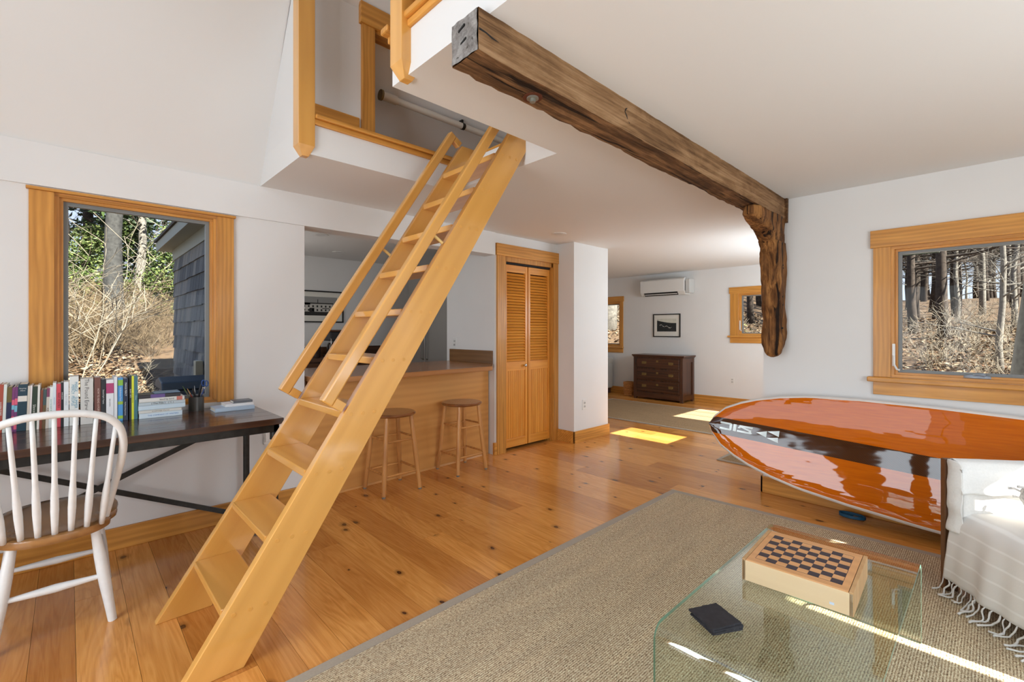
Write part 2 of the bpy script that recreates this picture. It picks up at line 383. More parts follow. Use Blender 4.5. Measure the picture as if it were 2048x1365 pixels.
# ---- baseboards
def base(name, boxes, ax):
    mb = MB()
    for b_ in boxes: mb.box(*b_)
    return struct(build(mb, name, fir(ax), bevel=.003))
base('baseboard_left', [(-1.8, 1.24, YL-.016, YL, 0, .125)], 'x')
base('baseboard_left_end', [(1.225, 1.24, YL-.016, YL+.02, 0, .125)], 'x')
base('baseboard_opening', [(3.075, 3.11, YL-.018, YL+.01, 0, .125)], 'x')
base('baseboard_column', [(4.034, 4.05, 3.219, YL, 0, .13), (4.034, 4.716, 3.219, 3.235, 0, .13), (4.70, 4.716, 3.235, 6.6, 0, .13)], 'x')
base('baseboard_right', [(XR-.016, XR, -1.35, 1.261, 0, .125), (XR-.016, 4.05, 1.245, 1.261, 0, .125)], 'y')
base('baseboard_far', [(XF-.016, XF, 1.12, 6.6, 0, .125)], 'y')

# ---- loft edge trim: nosing on both fascias and inside the hatch
def nosing(name, boxes, ax):
    mb = MB()
    for b_ in boxes: mb.box(*b_)
    return struct(build(mb, name, fir(ax), bevel=.006))
nosing('trim_1', [(.915, .965, -1.35, 1.56, 2.437, 2.462), (.93, .95, -1.35, 1.56, 2.408, 2.437)], 'y')
nosing('trim_2', [(.995, 1.98, 2.612, 2.672, 2.437, 2.462), (.95, 1.96, 2.628, 2.648, 2.405, 2.437)], 'x')
nosing('trim_3', [(.905, 1.8, 1.655, 1.712, 2.437, 2.462), (.93, 1.8, 1.682, 1.70, 2.408, 2.437)], 'x')
nosing('trim_4', [(.965, 1.333, 2.784, 2.80, 2.44, 2.60)], 'x')
mb = MB(); mb.box(1.331, 3.1, 2.765, 2.80, 3.205, 3.34)
struct(build(mb, 'trim_5', fir('x'), bevel=.003))
mb = MB(); mb.box(1.345, 1.433, 2.775, 2.80, 2.44, 3.205)
struct(build(mb, 'trim_6', fir('z'), bevel=.003))
mb = MB(); mb.box(1.433, 3.0, 2.79, 2.93, 3.185, 3.205); mb.box(1.413, 1.433, 2.80, 2.93, 2.44, 3.2)
struct(build(mb, 'trim_7', fir('x')))
# loft posts
def post(y0, y1, label, zt=3.9, x0=.905, x1=.994, zb=2.278, tip=2.222):
    t = E('loft_post', label, 'post', ((x0+x1)/2, (y0+y1)/2, tip), 'square posts of the loft railing')
    cx, cy = (x0+x1)/2, (y0+y1)/2; h = .018
    mb = MB(); 
    vs = [(cx-h, cy-h, tip), (cx+h, cy-h, tip), (cx+h, cy+h, tip), (cx-h, cy+h, tip), (x0, y0, zb), (x1, y0, zb), (x1, y1, zb), (x0, y1, zb), (x0, y0, zt), (x1, y0, zt), (x1, y1, zt), (x0, y1, zt)]
    mb.add(vs, [(3, 2, 1, 0)]+[(i, (i+1) % 4, (i+1) % 4+4, i+4) for i in range(4)]+[(i+4, (i+1) % 4+4, (i+1) % 4+8, i+8) for i in range(4)]+[(8, 9, 10, 11)])
    build(mb, 'post_shaft', birch('z'), t, bevel=.0015, seg=1)
    return t
post(2.627, 2.712, 'square birch loft post with pointed foot at far corner of the hatch', zt=3.38)
post(1.545, 1.632, 'square birch loft post with pointed foot near the cut end of old beam')
t = E('loft_railing', 'wooden bottom rail of loft railing beside the nearer post', 'railing', (.95, .5, 2.5))
mb = MB(); mb.box(.93, .97, -1.3, 1.545, 2.52, 2.58); build(mb, 'bottom_rail', fir('y'), t, bevel=.004)
mb = MB(); mb.box(.93, .97, -1.3, 1.545, 3.35, 3.4); build(mb, 'top_rail', fir('y'), t, bevel=.004)
for k in range(20):
    mb = MB(); y = 1.46-k*.13; mb.box(.94, .96, y-.01, y+.01, 2.58, 3.35); build(mb, 'baluster', fir('z'), t)

# ---- windows
def window(name, pl, a0, a1, z0, z1, wall_face, outward, casing, ax, head_h=.115, head_over=.015, sill_over=.03, apron=.1, frame=.022, jamb=.03, casew=.095, recess=.05, headcap=False, sill=True, panes=1, topw=None):
    """pl: 'y' wall plane y=wall_face (a along x) or 'x' plane (a along y). outward=+1"""
    def B(mb, a_0, a_1, d0, d1, z_0, z_1):
        p0, p1 = wall_face+outward*d0, wall_face+outward*d1; p0, p1 = min(p0, p1), max(p0, p1)
        if pl == 'y': mb.box(a_0, a_1, p0, p1, z_0, z_1)
        else: mb.box(p0, p1, a_0, a_1, z_0, z_1)
    def V(a, d, z): return (a, wall_face+outward*d, z) if pl == 'y' else (wall_face+outward*d, a, z)
    base_pt = V((a0+a1)/2, 0, z0-.1 if sill else z0)
    r = bpy.data.objects.new(name, None); C.objects.link(r); r.location = base_pt; WL[r.name] = Vector(base_pt); r['kind'] = 'structure'
    # casings
    if casing:
        for s_ in (0, 1):
            c0 = a0-casew if s_ == 0 else a1; mb = MB(); B(mb, c0, c0+casew, -.018, 0, z0-(.0 if sill else .0), z1); build(mb, 'side_casing', fir('z'), r, bevel=.002)
        mb = MB()
        if headcap: B(mb, a0-casew-.01, a1+casew+.01, -.028, 0, z1, z1+.016)
        else: B(mb, a0-casew-head_over, a1+casew+head_over, -.024, 0, z1, z1+head_h)
        build(mb, 'head_casing', fir(ax), r, bevel=.002)
        if sill:
            mb = MB(); B(mb, a0-casew-sill_over, a1+casew+sill_over, -.05, 0, z0-.032, z0); build(mb, 'stool', fir(ax), r, bevel=.006)
            mb = MB(); B(mb, a0-casew, a1+casew, -.02, 0, z0-.032-apron, z0-.032); build(mb, 'apron', fir(ax), r, bevel=.002)
    j = jamb
    mb = MB(); B(mb, a0, a0+.018, .0006, .15, z0+.018, z1-.018); B(mb, a1-.018, a1, .0006, .15, z0+.018, z1-.018); B(mb, a0+.018, a0+j, recess-.02, .1, z0+j, z1-j); B(mb, a1-j, a1-.018, recess-.02, .1, z0+j, z1-j)
    build(mb, 'side_jamb', fir('z'), r); mb = MB()
    B(mb, a0, a1, .0006, .15, z1-.018, z1); B(mb, a0, a1, .0006, .15, z0, z0+.018)
    B(mb, a0+.018, a1-.018, recess-.02, .1, z1-j, z1-.018); B(mb, a0+.018, a1-.018, recess-.02, .1, z0+.018, z0+j)
    build(mb, 'head_jamb', fir(ax), r)
    i = j-.002; f = frame
    mb = MB(); B(mb, a0+i, a0+i+f, recess, recess+.03, z0+i+f, z1-i-f); B(mb, a1-i-f, a1-i, recess, recess+.03, z0+i+f, z1-i-f); B(mb, a0+i, a1-i, recess, recess+.03, z1-i-f, z1-i); B(mb, a0+i, a1-i, recess, recess+.03, z0+i, z0+i+f)
    build(mb, 'sash_frame', grey_metal, r)
    mb = MB(); B(mb, a0+i+f, a1-i-f, recess+.012, recess+.016, z0+i+f, z1-i-f); build(mb, 'pane', pane_m, r)
    return r, B, V
wL, BL, VL = window('window_1', 'y', -.055, .690, .79, 1.988, YL, 1, True, 'x', casew=.095, headcap=True, sill=False, jamb=.034, frame=.022, recess=.035)
mb = MB(); mb.box(-.06, -.045, YL-.006, YL+.02, .83, .95); build(mb, 'sash_lock', black_iron, wL, bevel=.002)
mb = MB(); mb.box(.66, .672, YL+.02, YL+.035, 1.2, 1.3); build(mb, 'latch', grey_metal, wL)
wR, BR, VR = window('window_2', 'x', -.70, .474, .945, 1.801, XR, 1, True, 'y', head_h=.115, casew=.09, jamb=.032, frame=.02, recess=.05, apron=.085)
# lever on the left stile + crank on the sill
mb = MB(); mb.box(XR-.006, XR+.01, .452, .466, 1.02, 1.165); mb.tube([(XR-.008, .458, 1.09), (XR-.014, .456, 1.03), (XR-.03, .44, 1.0), (XR-.032, .425, .997)], [.006, .006, .006, .007], 8)
build(mb, 'sash_lever', white_plastic, wR, smooth=True, autos=True)
mb = MB()
mb.lathe([(0.001, 0), (.03, 0), (.028, .012), (.012, .02), (.001, .022)], (0, 0, 0), 16)
mb.v = [(XR+.03+p[0]*.6, .075+p[1]*2.0, .966+p[2]) for p in mb.v]
mb.tube([(XR+.02, .09, .982), (XR+.005, .07, .99), (XR, .04, .985)], [.007, .006, .009], 8)
build(mb, 'crank_handle', plain('grey crank', lin(150, 160, 172), .35), wR, smooth=True, autos=True)
w2o, _, _ = window('window_3', 'x', 1.62, 2.955, 1.17, 1.872, XF, 1, True, 'y', head_h=.105, casew=.13, jamb=.035, frame=.018, recess=.05, sill_over=.035, apron=.09)
mb = MB(); mb.box(XF-.008, XF+.01, 2.925, 2.94, 1.26, 1.42); mb.tube([(XF-.01, 2.93, 1.27), (XF-.03, 2.9, 1.25)], .007, 6); build(mb, 'sash_lever', white_plastic, w2o)
w3o, _, _ = window('window_4', 'x', 5.24, 6.2, .93, 1.84, XF, 1, True, 'y', head_h=.105, casew=.07, jamb=.045, frame=.018, recess=.05, sill_over=.01, apron=.09)
for nm, a, b in (('window_5', 4.77, 5.25), ('window_6', 6.34, 7.28)):
    r = bpy.data.objects.new(nm, None); C.objects.link(r); r.location = (a, fy0, 1.13); WL[r.name] = Vector((a, fy0, 1.13)); r['kind'] = 'structure'
    mb = MB(); mb.box(a, b, 1.05, 1.055, 1.13, 1.83); build(mb, 'pane', pane_m, r)
    if nm == 'window_6':
        for xx in (6.64, 6.96): mb = MB(); mb.box(xx, xx+.02, 1.03, 1.07, 1.13, 1.83); build(mb, 'mullion', grey_metal, r)
# glass doors behind the camera (seen only as reflections)
r = bpy.data.objects.new('door_2', None); C.objects.link(r); r.location = (-1.87, 1.15, 0); WL[r.name] = Vector((-1.87, 1.15, 0)); r['kind'] = 'structure'
for k in range(4):
    y0 = .15+k*.5; mb = MB(); mb.box(-1.9, -1.85, y0, y0+.10, .02, 2.05); mb.box(-1.9, -1.85, y0+.40, y0+.5, .02, 2.05); mb.box(-1.9, -1.85, y0, y0+.5, .02, .22); mb.box(-1.9, -1.85, y0, y0+.5, 1.95, 2.05)
    build(mb, 'door_leaf', fir('z'), r)
r = bpy.data.objects.new('window_7', None); C.objects.link(r); r.location = (1.3, -1.42, .6); WL[r.name] = Vector((1.3, -1.42, .6)); r['kind'] = 'structure'
for k in range(5): mb = MB(); mb.box(.3+k*.49, .34+k*.49, -1.45, -1.4, .6, 1.86); build(mb, 'mullion', fir('z'), r)

mb = MB(); mb.box(.1, 2.36, -3.95, -1.5, 2.36, 2.44)
for xx in (.15, 2.22): mb.box(xx, xx+.1, -3.9, -3.8, -.3, 2.36)
struct(build(mb, 'unseen_sun_blocker', plain('sun blocker boards', lin(120, 118, 110), .8)))  # unseen roof and posts added to block sun at the front window

# ---- bifold louvred door
dr = bpy.data.objects.new('door_1', None); C.objects.link(dr); dr.location = (3.6, 3.5, 0); WL[dr.name] = Vector((3.6, 3.5, 0)); dr['kind'] = 'structure'
for c0, c1 in ((3.112, 3.228), (3.968, 4.05)):
    mb = MB(); mb.box(c0, c1, YL-.02, YL, 0, 2.015); build(mb, 'side_casing', fir('z'), dr, bevel=.003)
mb = MB(); mb.box(3.10, 4.068, YL-.028, YL, 2.013, 2.135); build(mb, 'head_casing', fir('x'), dr, bevel=.003)
mb = MB(); mb.box(3.226, 3.245, YL-.005, YL+.12, 0, 2.015); mb.box(3.95, 3.968, YL-.005, YL+.12, 0, 2.015); mb.box(3.226, 3.968, YL-.005, YL+.12, 1.965, 2.015); build(mb, 'jamb', fir('z'), dr)
mb = MB(); mb.box(3.245, 3.95, YL+.02, YL+.06, 1.945, 1.965); build(mb, 'track', dark_gap, dr)
dm = doorwood('z'); dmx = doorwood('x')
slat_me = None
for (lx0, lx1) in ((3.248, 3.585), (3.598, 3.945)):
    ya, yb = YL+.022, YL+.052; st = .032
    for a in (lx0, lx1-st): mb = MB(); mb.box(a, a+st, ya, yb, .03, 1.94); build(mb, 'stile', dm, dr, bevel=.002)
    for z0, z1 in ((.03, .12), (.83, .925), (1.865, 1.94)): mb = MB(); mb.box(lx0+st, lx1-st, ya+.002, yb-.002, z0, z1); build(mb, 'rail', dmx, dr, bevel=.001)
    n = 31
    for k in range(n):
        z = .93+(k+.5)*(1.86-.93)/n
        mb = MB(); w = (lx1-lx0)/2-st; mb.hexa([(-w, -.014, -.016), (w, -.014, -.016), (w, -.008, -.018), (-w, -.008, -.018), (-w, .006, .010), (w, .006, .010), (w, .012, .008), (-w, .012, .008)])
        if slat_me is None: 
            o = build(mb, 'slat', dmx, dr, local=True); slat_me = o
        else: o = share(slat_me, dr)
        o.location = Vector(((lx0+lx1)/2, (ya+yb)/2, z))-wl(dr)
    nb = 9
    for k in range(nb):
        bw = (lx1-lx0-2*st)/nb; a = lx0+st+k*bw
        mb = MB(); mb.box(a+.0012, a+bw-.0012, ya+.008, yb-.008, .12, .83); build(mb, 'beadboard', dm, dr, bevel=.003)
    mb = MB(); mb.box(lx0+st, lx1-st, ya+.012, yb-.012, .12, .83); build(mb, 'panel_back', dmx, dr)
mb = MB(); mb.lathe([(.001, 0), (.009, 0), (.009, .014), (.017, .02), (.017, .03), (.009, .036), (.001, .036)], (0, 0, 0), 14)
mb.v = [(3.535+p[0], YL+.022-p[2], .88+p[1]) for p in mb.v]; build(mb, 'knob', chrome, dr, smooth=True, autos=True)
# ============================================================ OLD BEAM AND KNEE
def old_wood(name, c1, c2, c3, ax, crack=1.0):
    m, t, o = nodes(name); b = bsdf(t, o, .75, .25)
    sc = {'x': (1.6, 60, 60), 'z': (45, 45, 2.2), 'q': (70, 70, 70)}[ax]; v = mapping(t, sc); n = noise_(t, v, 1.0, 8, .8, .65)
    v2 = mapping(t, {'x': (2.4, 8, 8), 'z': (8, 8, 2.6), 'q': (9, 9, 9)}[ax]); n2 = noise_(t, v2, 1.2, 6, .8, .6)
    v3 = mapping(t, {'x': (1.1, 20, 20), 'z': (16, 16, 1.1), 'q': (14, 14, 14)}[ax]); n3 = noise_(t, v3, 1.0, 4, 1.2)
    mx = N(t, 'ShaderNodeMix', data_type='FLOAT'); mx.inputs[0].default_value = .5
    t.links.new(n.outputs[0], mx.inputs[2]); t.links.new(n2.outputs[0], mx.inputs[3])
    st = N(t, 'ShaderNodeMapRange'); st.inputs[1].default_value = .32; st.inputs[2].default_value = .68; t.links.new(mx.outputs[0], st.inputs[0])
    r = ramp(t, [(.15, c1), (.5, c2), (.85, c3)]); t.links.new(st.outputs[0], r.inputs[0])
    cr = ramp(t, [(.33*crack, (1, 1, 1, 1)), (.37*crack, (0, 0, 0, 1))]); t.links.new(n3.outputs[0], cr.inputs[0])
    col = mixc(t, r.outputs[0], lin(34, 20, 10), cr.outputs[0]); t.links.new(col, b.inputs['Base Color'])
    ad = N(t, 'ShaderNodeMath', operation='SUBTRACT'); t.links.new(n.outputs[0], ad.inputs[0]); t.links.new(cr.outputs[0], ad.inputs[1])
    bump(t, b, ad.outputs[0], .8, .006); return m
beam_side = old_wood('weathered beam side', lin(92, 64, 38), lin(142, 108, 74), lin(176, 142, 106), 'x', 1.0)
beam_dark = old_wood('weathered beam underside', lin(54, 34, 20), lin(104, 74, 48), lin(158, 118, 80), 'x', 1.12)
beam_end = old_wood('grey weathered end grain', lin(104, 98, 94), lin(140, 136, 132), lin(172, 168, 164), 'q', .9)
knee_m = old_wood('ships knee wood', lin(56, 32, 16), lin(116, 76, 40), lin(178, 126, 72), 'z', 1.12)
bm_t = E('ceiling_beam', 'rough old timber beam under the ceiling with grey cut end', 'beam', (2.4, 1.152, 2.1))
rb = random.Random(5)
def nz(p, s=1.0): return noise.noise(Vector(p)*s)
mb = MB(); nx = 90; xs = np.linspace(.9, XR-.02, nx); y0, y1, z0, z1 = 1.086, 1.220, 2.103, CZ; _c = 0
ring = []
per = [(y0, z0), (y0, z0+.045), (y0, z0+.09), (y0, z1), (y1, z1), (y1, z0+.09), (y1, z0+.045), (y1, z0), (y1-.045, z0), (y1-.09, z0)]
vs = []
for i, x in enumerate(xs):
    zz = -.018*(x-.9)/3
    for j, (y, z) in enumerate(per):
        a = nz((x*1.7, y*9, z*9))*.006; b_ = nz((x*4+9, y*11, z*11))*.006+nz((x*14+9, y*11, z*31))*.003
        ed = .006*abs(nz((x*7+j*3, j, 0)))+.005*max(0, nz((x*19+j*5, j, 2))) if j in (0, 3, 4, 7) else 0
        sy = 1 if y == y0 else -1
        vs.append((x, y+(a+ed)*1.0*sy if j in (0, 1, 2, 3, 4, 5, 6, 7) else y, z+b_*(0 if z == z1 else 1)+(zz if z < z1 else 0)+(ed if j in (0, 7) else 0)))
n = len(per); fs = []; ms = []
for i in range(nx-1):
    for j in range(n):
        fs.append((i*n+j, (i+1)*n+j, (i+1)*n+(j+1) % n, i*n+(j+1) % n)); ms.append(0 if j in (0, 1, 2, 3) or j in (4, 5, 6) else 1)
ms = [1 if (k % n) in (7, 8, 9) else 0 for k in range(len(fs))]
mb.v = vs; mb.f = fs+[tuple((nx-1)*n+j for j in range(n))]; mb.m = ms+[0]
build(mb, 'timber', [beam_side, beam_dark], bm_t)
mb = MB(); 
def endf(u, v):
    y = y0+.003+u*(y1-y0-.006); z = z0+.003+v*(z1-z0-.006)
    cut = .0
    return (.9-.004+nz((y*30, z*30, 0))*.004+cut, y, z)
mb.grid(endf, 14, 14); build(mb, 'end_grain', beam_end, bm_t, smooth=True)
for (yy, zz, w) in ((1.165, 2.205, .03), (1.155, 2.16, .026)):
    mb = MB(); mb.box(.893, .899, yy-w/2, yy+w/2, zz-.003, zz+.003); mb.v = [(p[0], p[1], p[2]+(p[1]-yy)*-.35) for p in mb.v]; build(mb, 'slot', dark_gap, bm_t)
mb = MB(); c_ = (1.22, 1.165, 2.094)
mb.lathe([(.001, 0), (.022, 0), (.022, .006), (.001, .006)], c_, 18); build(mb, 'bolt_washer', plain('galvanised steel', lin(150, 150, 140), .45, metal=.6), bm_t)
mb = MB(); mb.lathe([(.001, -.012), (.011, -.012), (.011, .001), (.001, .001)], c_, 6); build(mb, 'bolt_head', plain('galvanised steel', lin(150, 150, 140), .45, metal=.6), bm_t)
mb = MB(); mb.lathe([(.023, 0), (.036, .0), (.036, .003), (.023, .003)], (c_[0], c_[1], 2.098), 18); build(mb, 'rust_ring', plain('rust stain', lin(92, 42, 14), .8), bm_t)
# curved crack + nail holes on the side
mb = MB(); mb.tube([(1.73, y0+.003, 2.205), (1.712, y0+.002, 2.195), (1.703, y0+.002, 2.18), (1.716, y0+.002, 2.165), (1.724, y0+.002, 2.15), (1.738, y0+.002, 2.141), (1.722, y0+.002, 2.135)], [.001, .004, .0035, .0045, .003, .0045, .001], 5); build(mb, 'crack', dark_gap, bm_t)
mb = MB(); mb.tube([(.902, y0+.002, 2.172), (.93, y0+.002, 2.171), (.955, y0+.002, 2.165), (.985, y0+.002, 2.163)], [.004, .003, .0035, .001], 5); build(mb, 'crack', dark_gap, bm_t)
mb = MB(); mb.box(XR-.03, XR-.001, y0-.012, y1+.01, 2.06, CZ-.001); mb.v = [(p[0]+(.012 if p[2] > 2.1 else 0)*(-1), p[1]-(.006 if p[2] > 2.2 else 0), p[2]) for p in mb.v]
build(mb, 'end_wedge', beam_dark, bm_t)
# knee: profile in x-z (left edge, right edge) along height, extruded in y with noise
kt = E('ships_knee', 'gnarled dark timber knee bracket under the beam against white wall', 'bracket', (3.8, 1.14, 1.05))
L_ = [(2.085, 3.27), (2.03, 3.26), (1.99, 3.33), (1.965, 3.45), (1.955, 3.53), (1.92, 3.575), (1.875, 3.62), (1.80, 3.65), (1.62, 3.68), (1.48, 3.71), (1.33, 3.735), (1.18, 3.74), (1.1, 3.735), (1.055, 3.74)]
nk = 110; zs = np.linspace(2.085, 1.055, nk)
lz = [a for a, _ in L_][::-1]; lx = [b for _, b in L_][::-1]
mb = MB(); vs = []; nr = 36
for i, z in enumerate(zs):
    xl = float(np.interp(z, lz, lx)); xr = XR-.012
    if z < 1.24: xr = XR-.012-(1.24-z)/.185*.085
    if z > 1.96: xr = XR-.004
    yc = 1.14; hy = .072 if z < 1.9 else .06
    if z < 1.15: hy = .072-(1.15-z)*.25
    e_ = max(0.0, (1.10-z)/.045); xc_ = (xl+xr)/2; sc_ = math.sqrt(max(.06, 1-e_*e_)); xl, xr, hy = xc_+(xl-xc_)*sc_-.01*e_, xc_+(xr-xc_)*sc_-.01*e_, hy*sc_
    for j in range(nr):
        a = 2*PI*j/nr; ca, sa = math.cos(a), math.sin(a)
        sq = .55
        ux = math.copysign(abs(ca)**sq, ca); uy = math.copysign(abs(sa)**sq, sa)
        X = (xl+xr)/2+ux*(xr-xl)/2; Y = yc+uy*hy
        d = nz((X*6, Y*6, z*3))*.022+nz((X*22, Y*22, z*7))*.014+nz((X*50, Y*50, z*12))*.006-.010*abs(nz((X*16, Y*16, z*2.2)))
        X += ca*d; Y += sa*d
        X = min(X, XR-.002); vs.append((X, Y, z+nz((X*9, Y*9, 5))*.004*(1 if 0 < i < nk-1 else 0)))
mb.v = vs; mb.f = [(i*nr+j, i*nr+(j+1) % nr, (i+1)*nr+(j+1) % nr, (i+1)*nr+j) for i in range(nk-1) for j in range(nr)]+[tuple(range(nr)), tuple((nk-1)*nr+j for j in range(nr))][0:2]
mb.m = [0]*len(mb.f); build(mb, 'knee_body', knee_m, kt, smooth=True)
for k, z in enumerate((1.5, 1.44, 1.73, 1.71, 1.27, 1.15, 1.62)):
    xx = 3.765+rb.uniform(-.02, .02); mb = MB(); mb.tube([(xx, 1.073, z), (xx, 1.085, z)], [.0065, .006], 8); 
    o = build(mb, 'nail_hole', dark_gap, kt)

# ============================================================ LADDER STAIR
lad = E('loft_ladder', 'steep birch ladder stair with peg-fixed treads and two handrails up to loft', 'ladder', (1.1, 2.19, 0))
SLP = 1.0/1.522
rotY = (0, math.atan2(1.522, 1.0), 0)
bs = birch('x', rotY); bty = birch('y')
def xf(z): return .265+z*SLP
for (ya, yb) in ((1.928, 1.966), (2.462, 2.50)):
    mb = MB(); mb.prism([(xf(0), 0), (xf(0)+.205, 0), (xf(2.485)+.175, 2.485), (xf(2.485), 2.485)], 'y', ya, yb)
    s = build(mb, 'stringer', bs, lad, bevel=.003)
    if ya < 2:
        pm = plain('peg end grain', lin(206, 150, 72, 1.2), .4)
        for k in range(1, 11):
            z = .2265*k-.018
            for q in (0, 1, 2):
                px_ = xf(z)+.034+q*.054
                mb = MB(); mb.lathe([(.001, 0), (.0082, 0), (.0082, .0014), (.0068, .0018), (.001, .0018)], (0, 0, 0), 12)
                mb.v = [(px_+p[0], ya-p[2], z+p[1]) for p in mb.v]; o = build(mb, 'peg', pm, s)
for k in range(1, 11):
    z = .2265*k-.003; th = .032
    mb = MB(); mb.box(xf(z-th/2)+.001, xf(z-th/2)+.168, 1.9665, 2.4615, z-th, z); build(mb, 'tread', bty, lad, bevel=.004)
# handrails
def handrail(yc, nm):
    a = Vector((.80, yc, .93)); b = Vector((1.85, yc, 2.53)); d = (b-a).normalized()
    nrm = Vector((-d.z, 0, d.x))  # outwards (up-front)
    off = nrm*.0
    h = build(MB().hexa([Vector(p)+off for p in [a+Vector((0, -.022, 0))-nrm*.0, a+Vector((0, .022, 0)), b+Vector((0, .022, 0)), b+Vector((0, -.022, 0)), a+Vector((0, -.022, 0))+nrm*.05, a+Vector((0, .022, 0))+nrm*.05, b+Vector((0, .022, 0))+nrm*.05, b+Vector((0, -.022, 0))+nrm*.05]]), nm, birch('x', rotY), lad, bevel=.007, seg=3)
    # end returns down to the stringer edge
    for p, s_ in ((a, 1), (b, -1)):
        q = p+nrm*.05; e = p-nrm*.052
        mb = MB(); w = d*.04*s_
        mb.hexa([e+Vector((0, -.02, 0)), e+Vector((0, .02, 0)), e+Vector((0, .02, 0))+w, e+Vector((0, -.02, 0))+w, p+Vector((0, -.02, 0)), p+Vector((0, .02, 0)), p+Vector((0, .02, 0))+w, p+Vector((0, -.02, 0))+w])
        build(mb, 'rail_return', birch('x', rotY), h, bevel=.003)
    m_ = a+(b-a)*.5
    mb = MB(); mb.tube([m_+nrm*.01, m_-nrm*.06], .0085, 10); build(mb, 'rail_dowel', plain('pale dowel', lin(214, 184, 120, 1.2), .4), h, smooth=True, autos=True)
handrail(1.95, 'handrail'); handrail(2.478, 'handrail')

# ============================================================ CLOSET ROD IN LOFT
t = E('closet_rod', 'white painted pipe with socket and clamp behind the loft hatch', 'pipe', (1.6, 2.99, 2.86))
gp = plain('cream painted steel', lin(222, 218, 208, 1.1), .35); 
mb = MB(); mb.tube([(1.62, 2.98, 2.905), (3.0, 2.98, 2.905)], .024, 14); build(mb, 'pipe', gp, t, smooth=True, autos=True)
mb = MB(); mb.tube([(1.585, 2.98, 2.905), (1.70, 2.98, 2.905)], .031, 14); build(mb, 'socket', gp, t, smooth=True, autos=True)
mb = MB(); mb.tube([(1.575, 2.98, 2.905), (1.59, 2.98, 2.905)], .037, 14); build(mb, 'end_flange', plain('tarnished brass', lin(140, 122, 88), .5, metal=.6), t, smooth=True, autos=True)
mb = MB(); mb.tube([(2.29, 2.98, 2.905), (2.315, 2.98, 2.905)], .028, 14); mb.box(2.295, 2.31, 2.98, 3.02, 2.92, 2.96); build(mb, 'clamp', black_iron, t)

# ============================================================ SMALL WALL AND CEILING FITTINGS
def downlight(x, y, label):
    z = cz(x)
    t = E('recessed_light', label, 'ceiling light', (x, y, z), 'round recessed ceiling lights')
    mb = MB(); mb.lathe([(.045, -.001), (.07, -.006), (.076, -.004), (.076, 0.0), (.045, 0)], (x, y, z), 28); build(mb, 'trim_ring', white_plastic, t, smooth=True, autos=True)
    mb = MB(); mb.lathe([(.001, .0), (.046, -.0), (.046, -.002), (.001, -.003)], (x, y, z), 28); build(mb, 'lens', plain('frosted lens', (.7, .7, .68, 1), .4), t, smooth=True, autos=True)
downlight(3.6, 3.07, 'round recessed light in white ceiling near the louvred door')
downlight(1.87, 4.8, 'nearer of two round recessed lights in the kitchen ceiling')
downlight(2.45, 5.7, 'farther of two round recessed lights in the kitchen ceiling')
def outlet(loc, nrm, label):
    t = E('wall_outlet', label, 'outlet', loc, 'white duplex wall outlets')
    x, y, z = loc
    def B(mb, a0, a1, d0, d1, z0, z1):
        if nrm == '-y': mb.box(x+a0, x+a1, y-d1, y-d0, z+z0, z+z1)
        else: mb.box(x-d1, x-d0, y+a0, y+a1, z+z0, z+z1)
    mb = MB(); B(mb, -.036, .036, 0, .005, -.058, .058); build(mb, 'cover_plate', white_plastic, t, bevel=.002)
    for s_ in (-.02, .02):
        mb = MB(); B(mb, -.016, .016, .005, .008, s_-.013, s_+.013); k = build(mb, 'socket', plain('socket face', (.6, .6, .58, 1), .4), t, bevel=.002)
        mb = MB(); B(mb, -.008, -.005, .008, .0085, s_-.005, s_+.007); B(mb, .005, .008, .008, .0085, s_-.005, s_+.007); build(mb, 'slot', dark_gap, k)
outlet((4.237, 3.235, .41), '-y', 'white outlet low on the white column beside the louvred door')
outlet((XF, 3.055, .41), '-x', 'white outlet on far wall right of the dark dresser')
outlet((3.09, 4.14, 1.115), '-x', 'white outlet on kitchen wall above the wooden backsplash')
t = E('cable_box', 'small white cable box low on wall behind the ladder foot', 'outlet', (1.0, YL-.02, .52))
mb = MB(); mb.box(.965, 1.02, YL-.02, YL, .47, .58); mb.box(.97, .99, YL-.035, YL-.02, .49, .56); build(mb, 'box_body', white_plastic, t, bevel=.003)
mb = MB(); mb.tube([(.98, YL-.03, .47), (.99, YL-.03, .3), (1.02, YL-.02, .13)], .003, 6); build(mb, 'cable', white_plastic, t)

# ============================================================ SPLIT AIR CONDITIONER
t = E('air_conditioner', 'white wall-mounted air conditioner on far wall above the picture', 'air conditioner', (XF-.1, 4.24, 1.9))
mb = MB(); mb.prism([(XF, 1.90), (XF-.17, 1.90), (XF-.215, 1.955), (XF-.225, 2.0), (XF-.225, 2.175), (XF-.19, 2.2), (XF, 2.2)], 'y', 3.79, 4.66)
build(mb, 'housing', white_plastic, t, bevel=.008)
mb = MB(); mb.prism([(XF-.166, 1.912), (XF-.176, 1.896), (XF-.2175, 1.951), (XF-.208, 1.957)], 'y', 3.92, 4.58); build(mb, 'outlet_slot', dark_gap, t)
mb = MB(); mb.prism([(XF-.172, 1.905), (XF-.176, 1.899), (XF-.2, 1.925), (XF-.196, 1.93)], 'y', 3.93, 4.57); build(mb, 'louvre_flap', white_plastic, t)
mb = MB(); mb.box(XF-.2, XF-.01, 3.70, 3.785, 1.92, 2.17); build(mb, 'side_cover', plain('grey plastic', (.62, .62, .6, 1), .4), t, bevel=.012)
mb = MB(); mb.box(XF-.2, XF-.02, 3.783, 3.792, 1.96, 2.14); build(mb, 'side_seam', dark_gap, t)

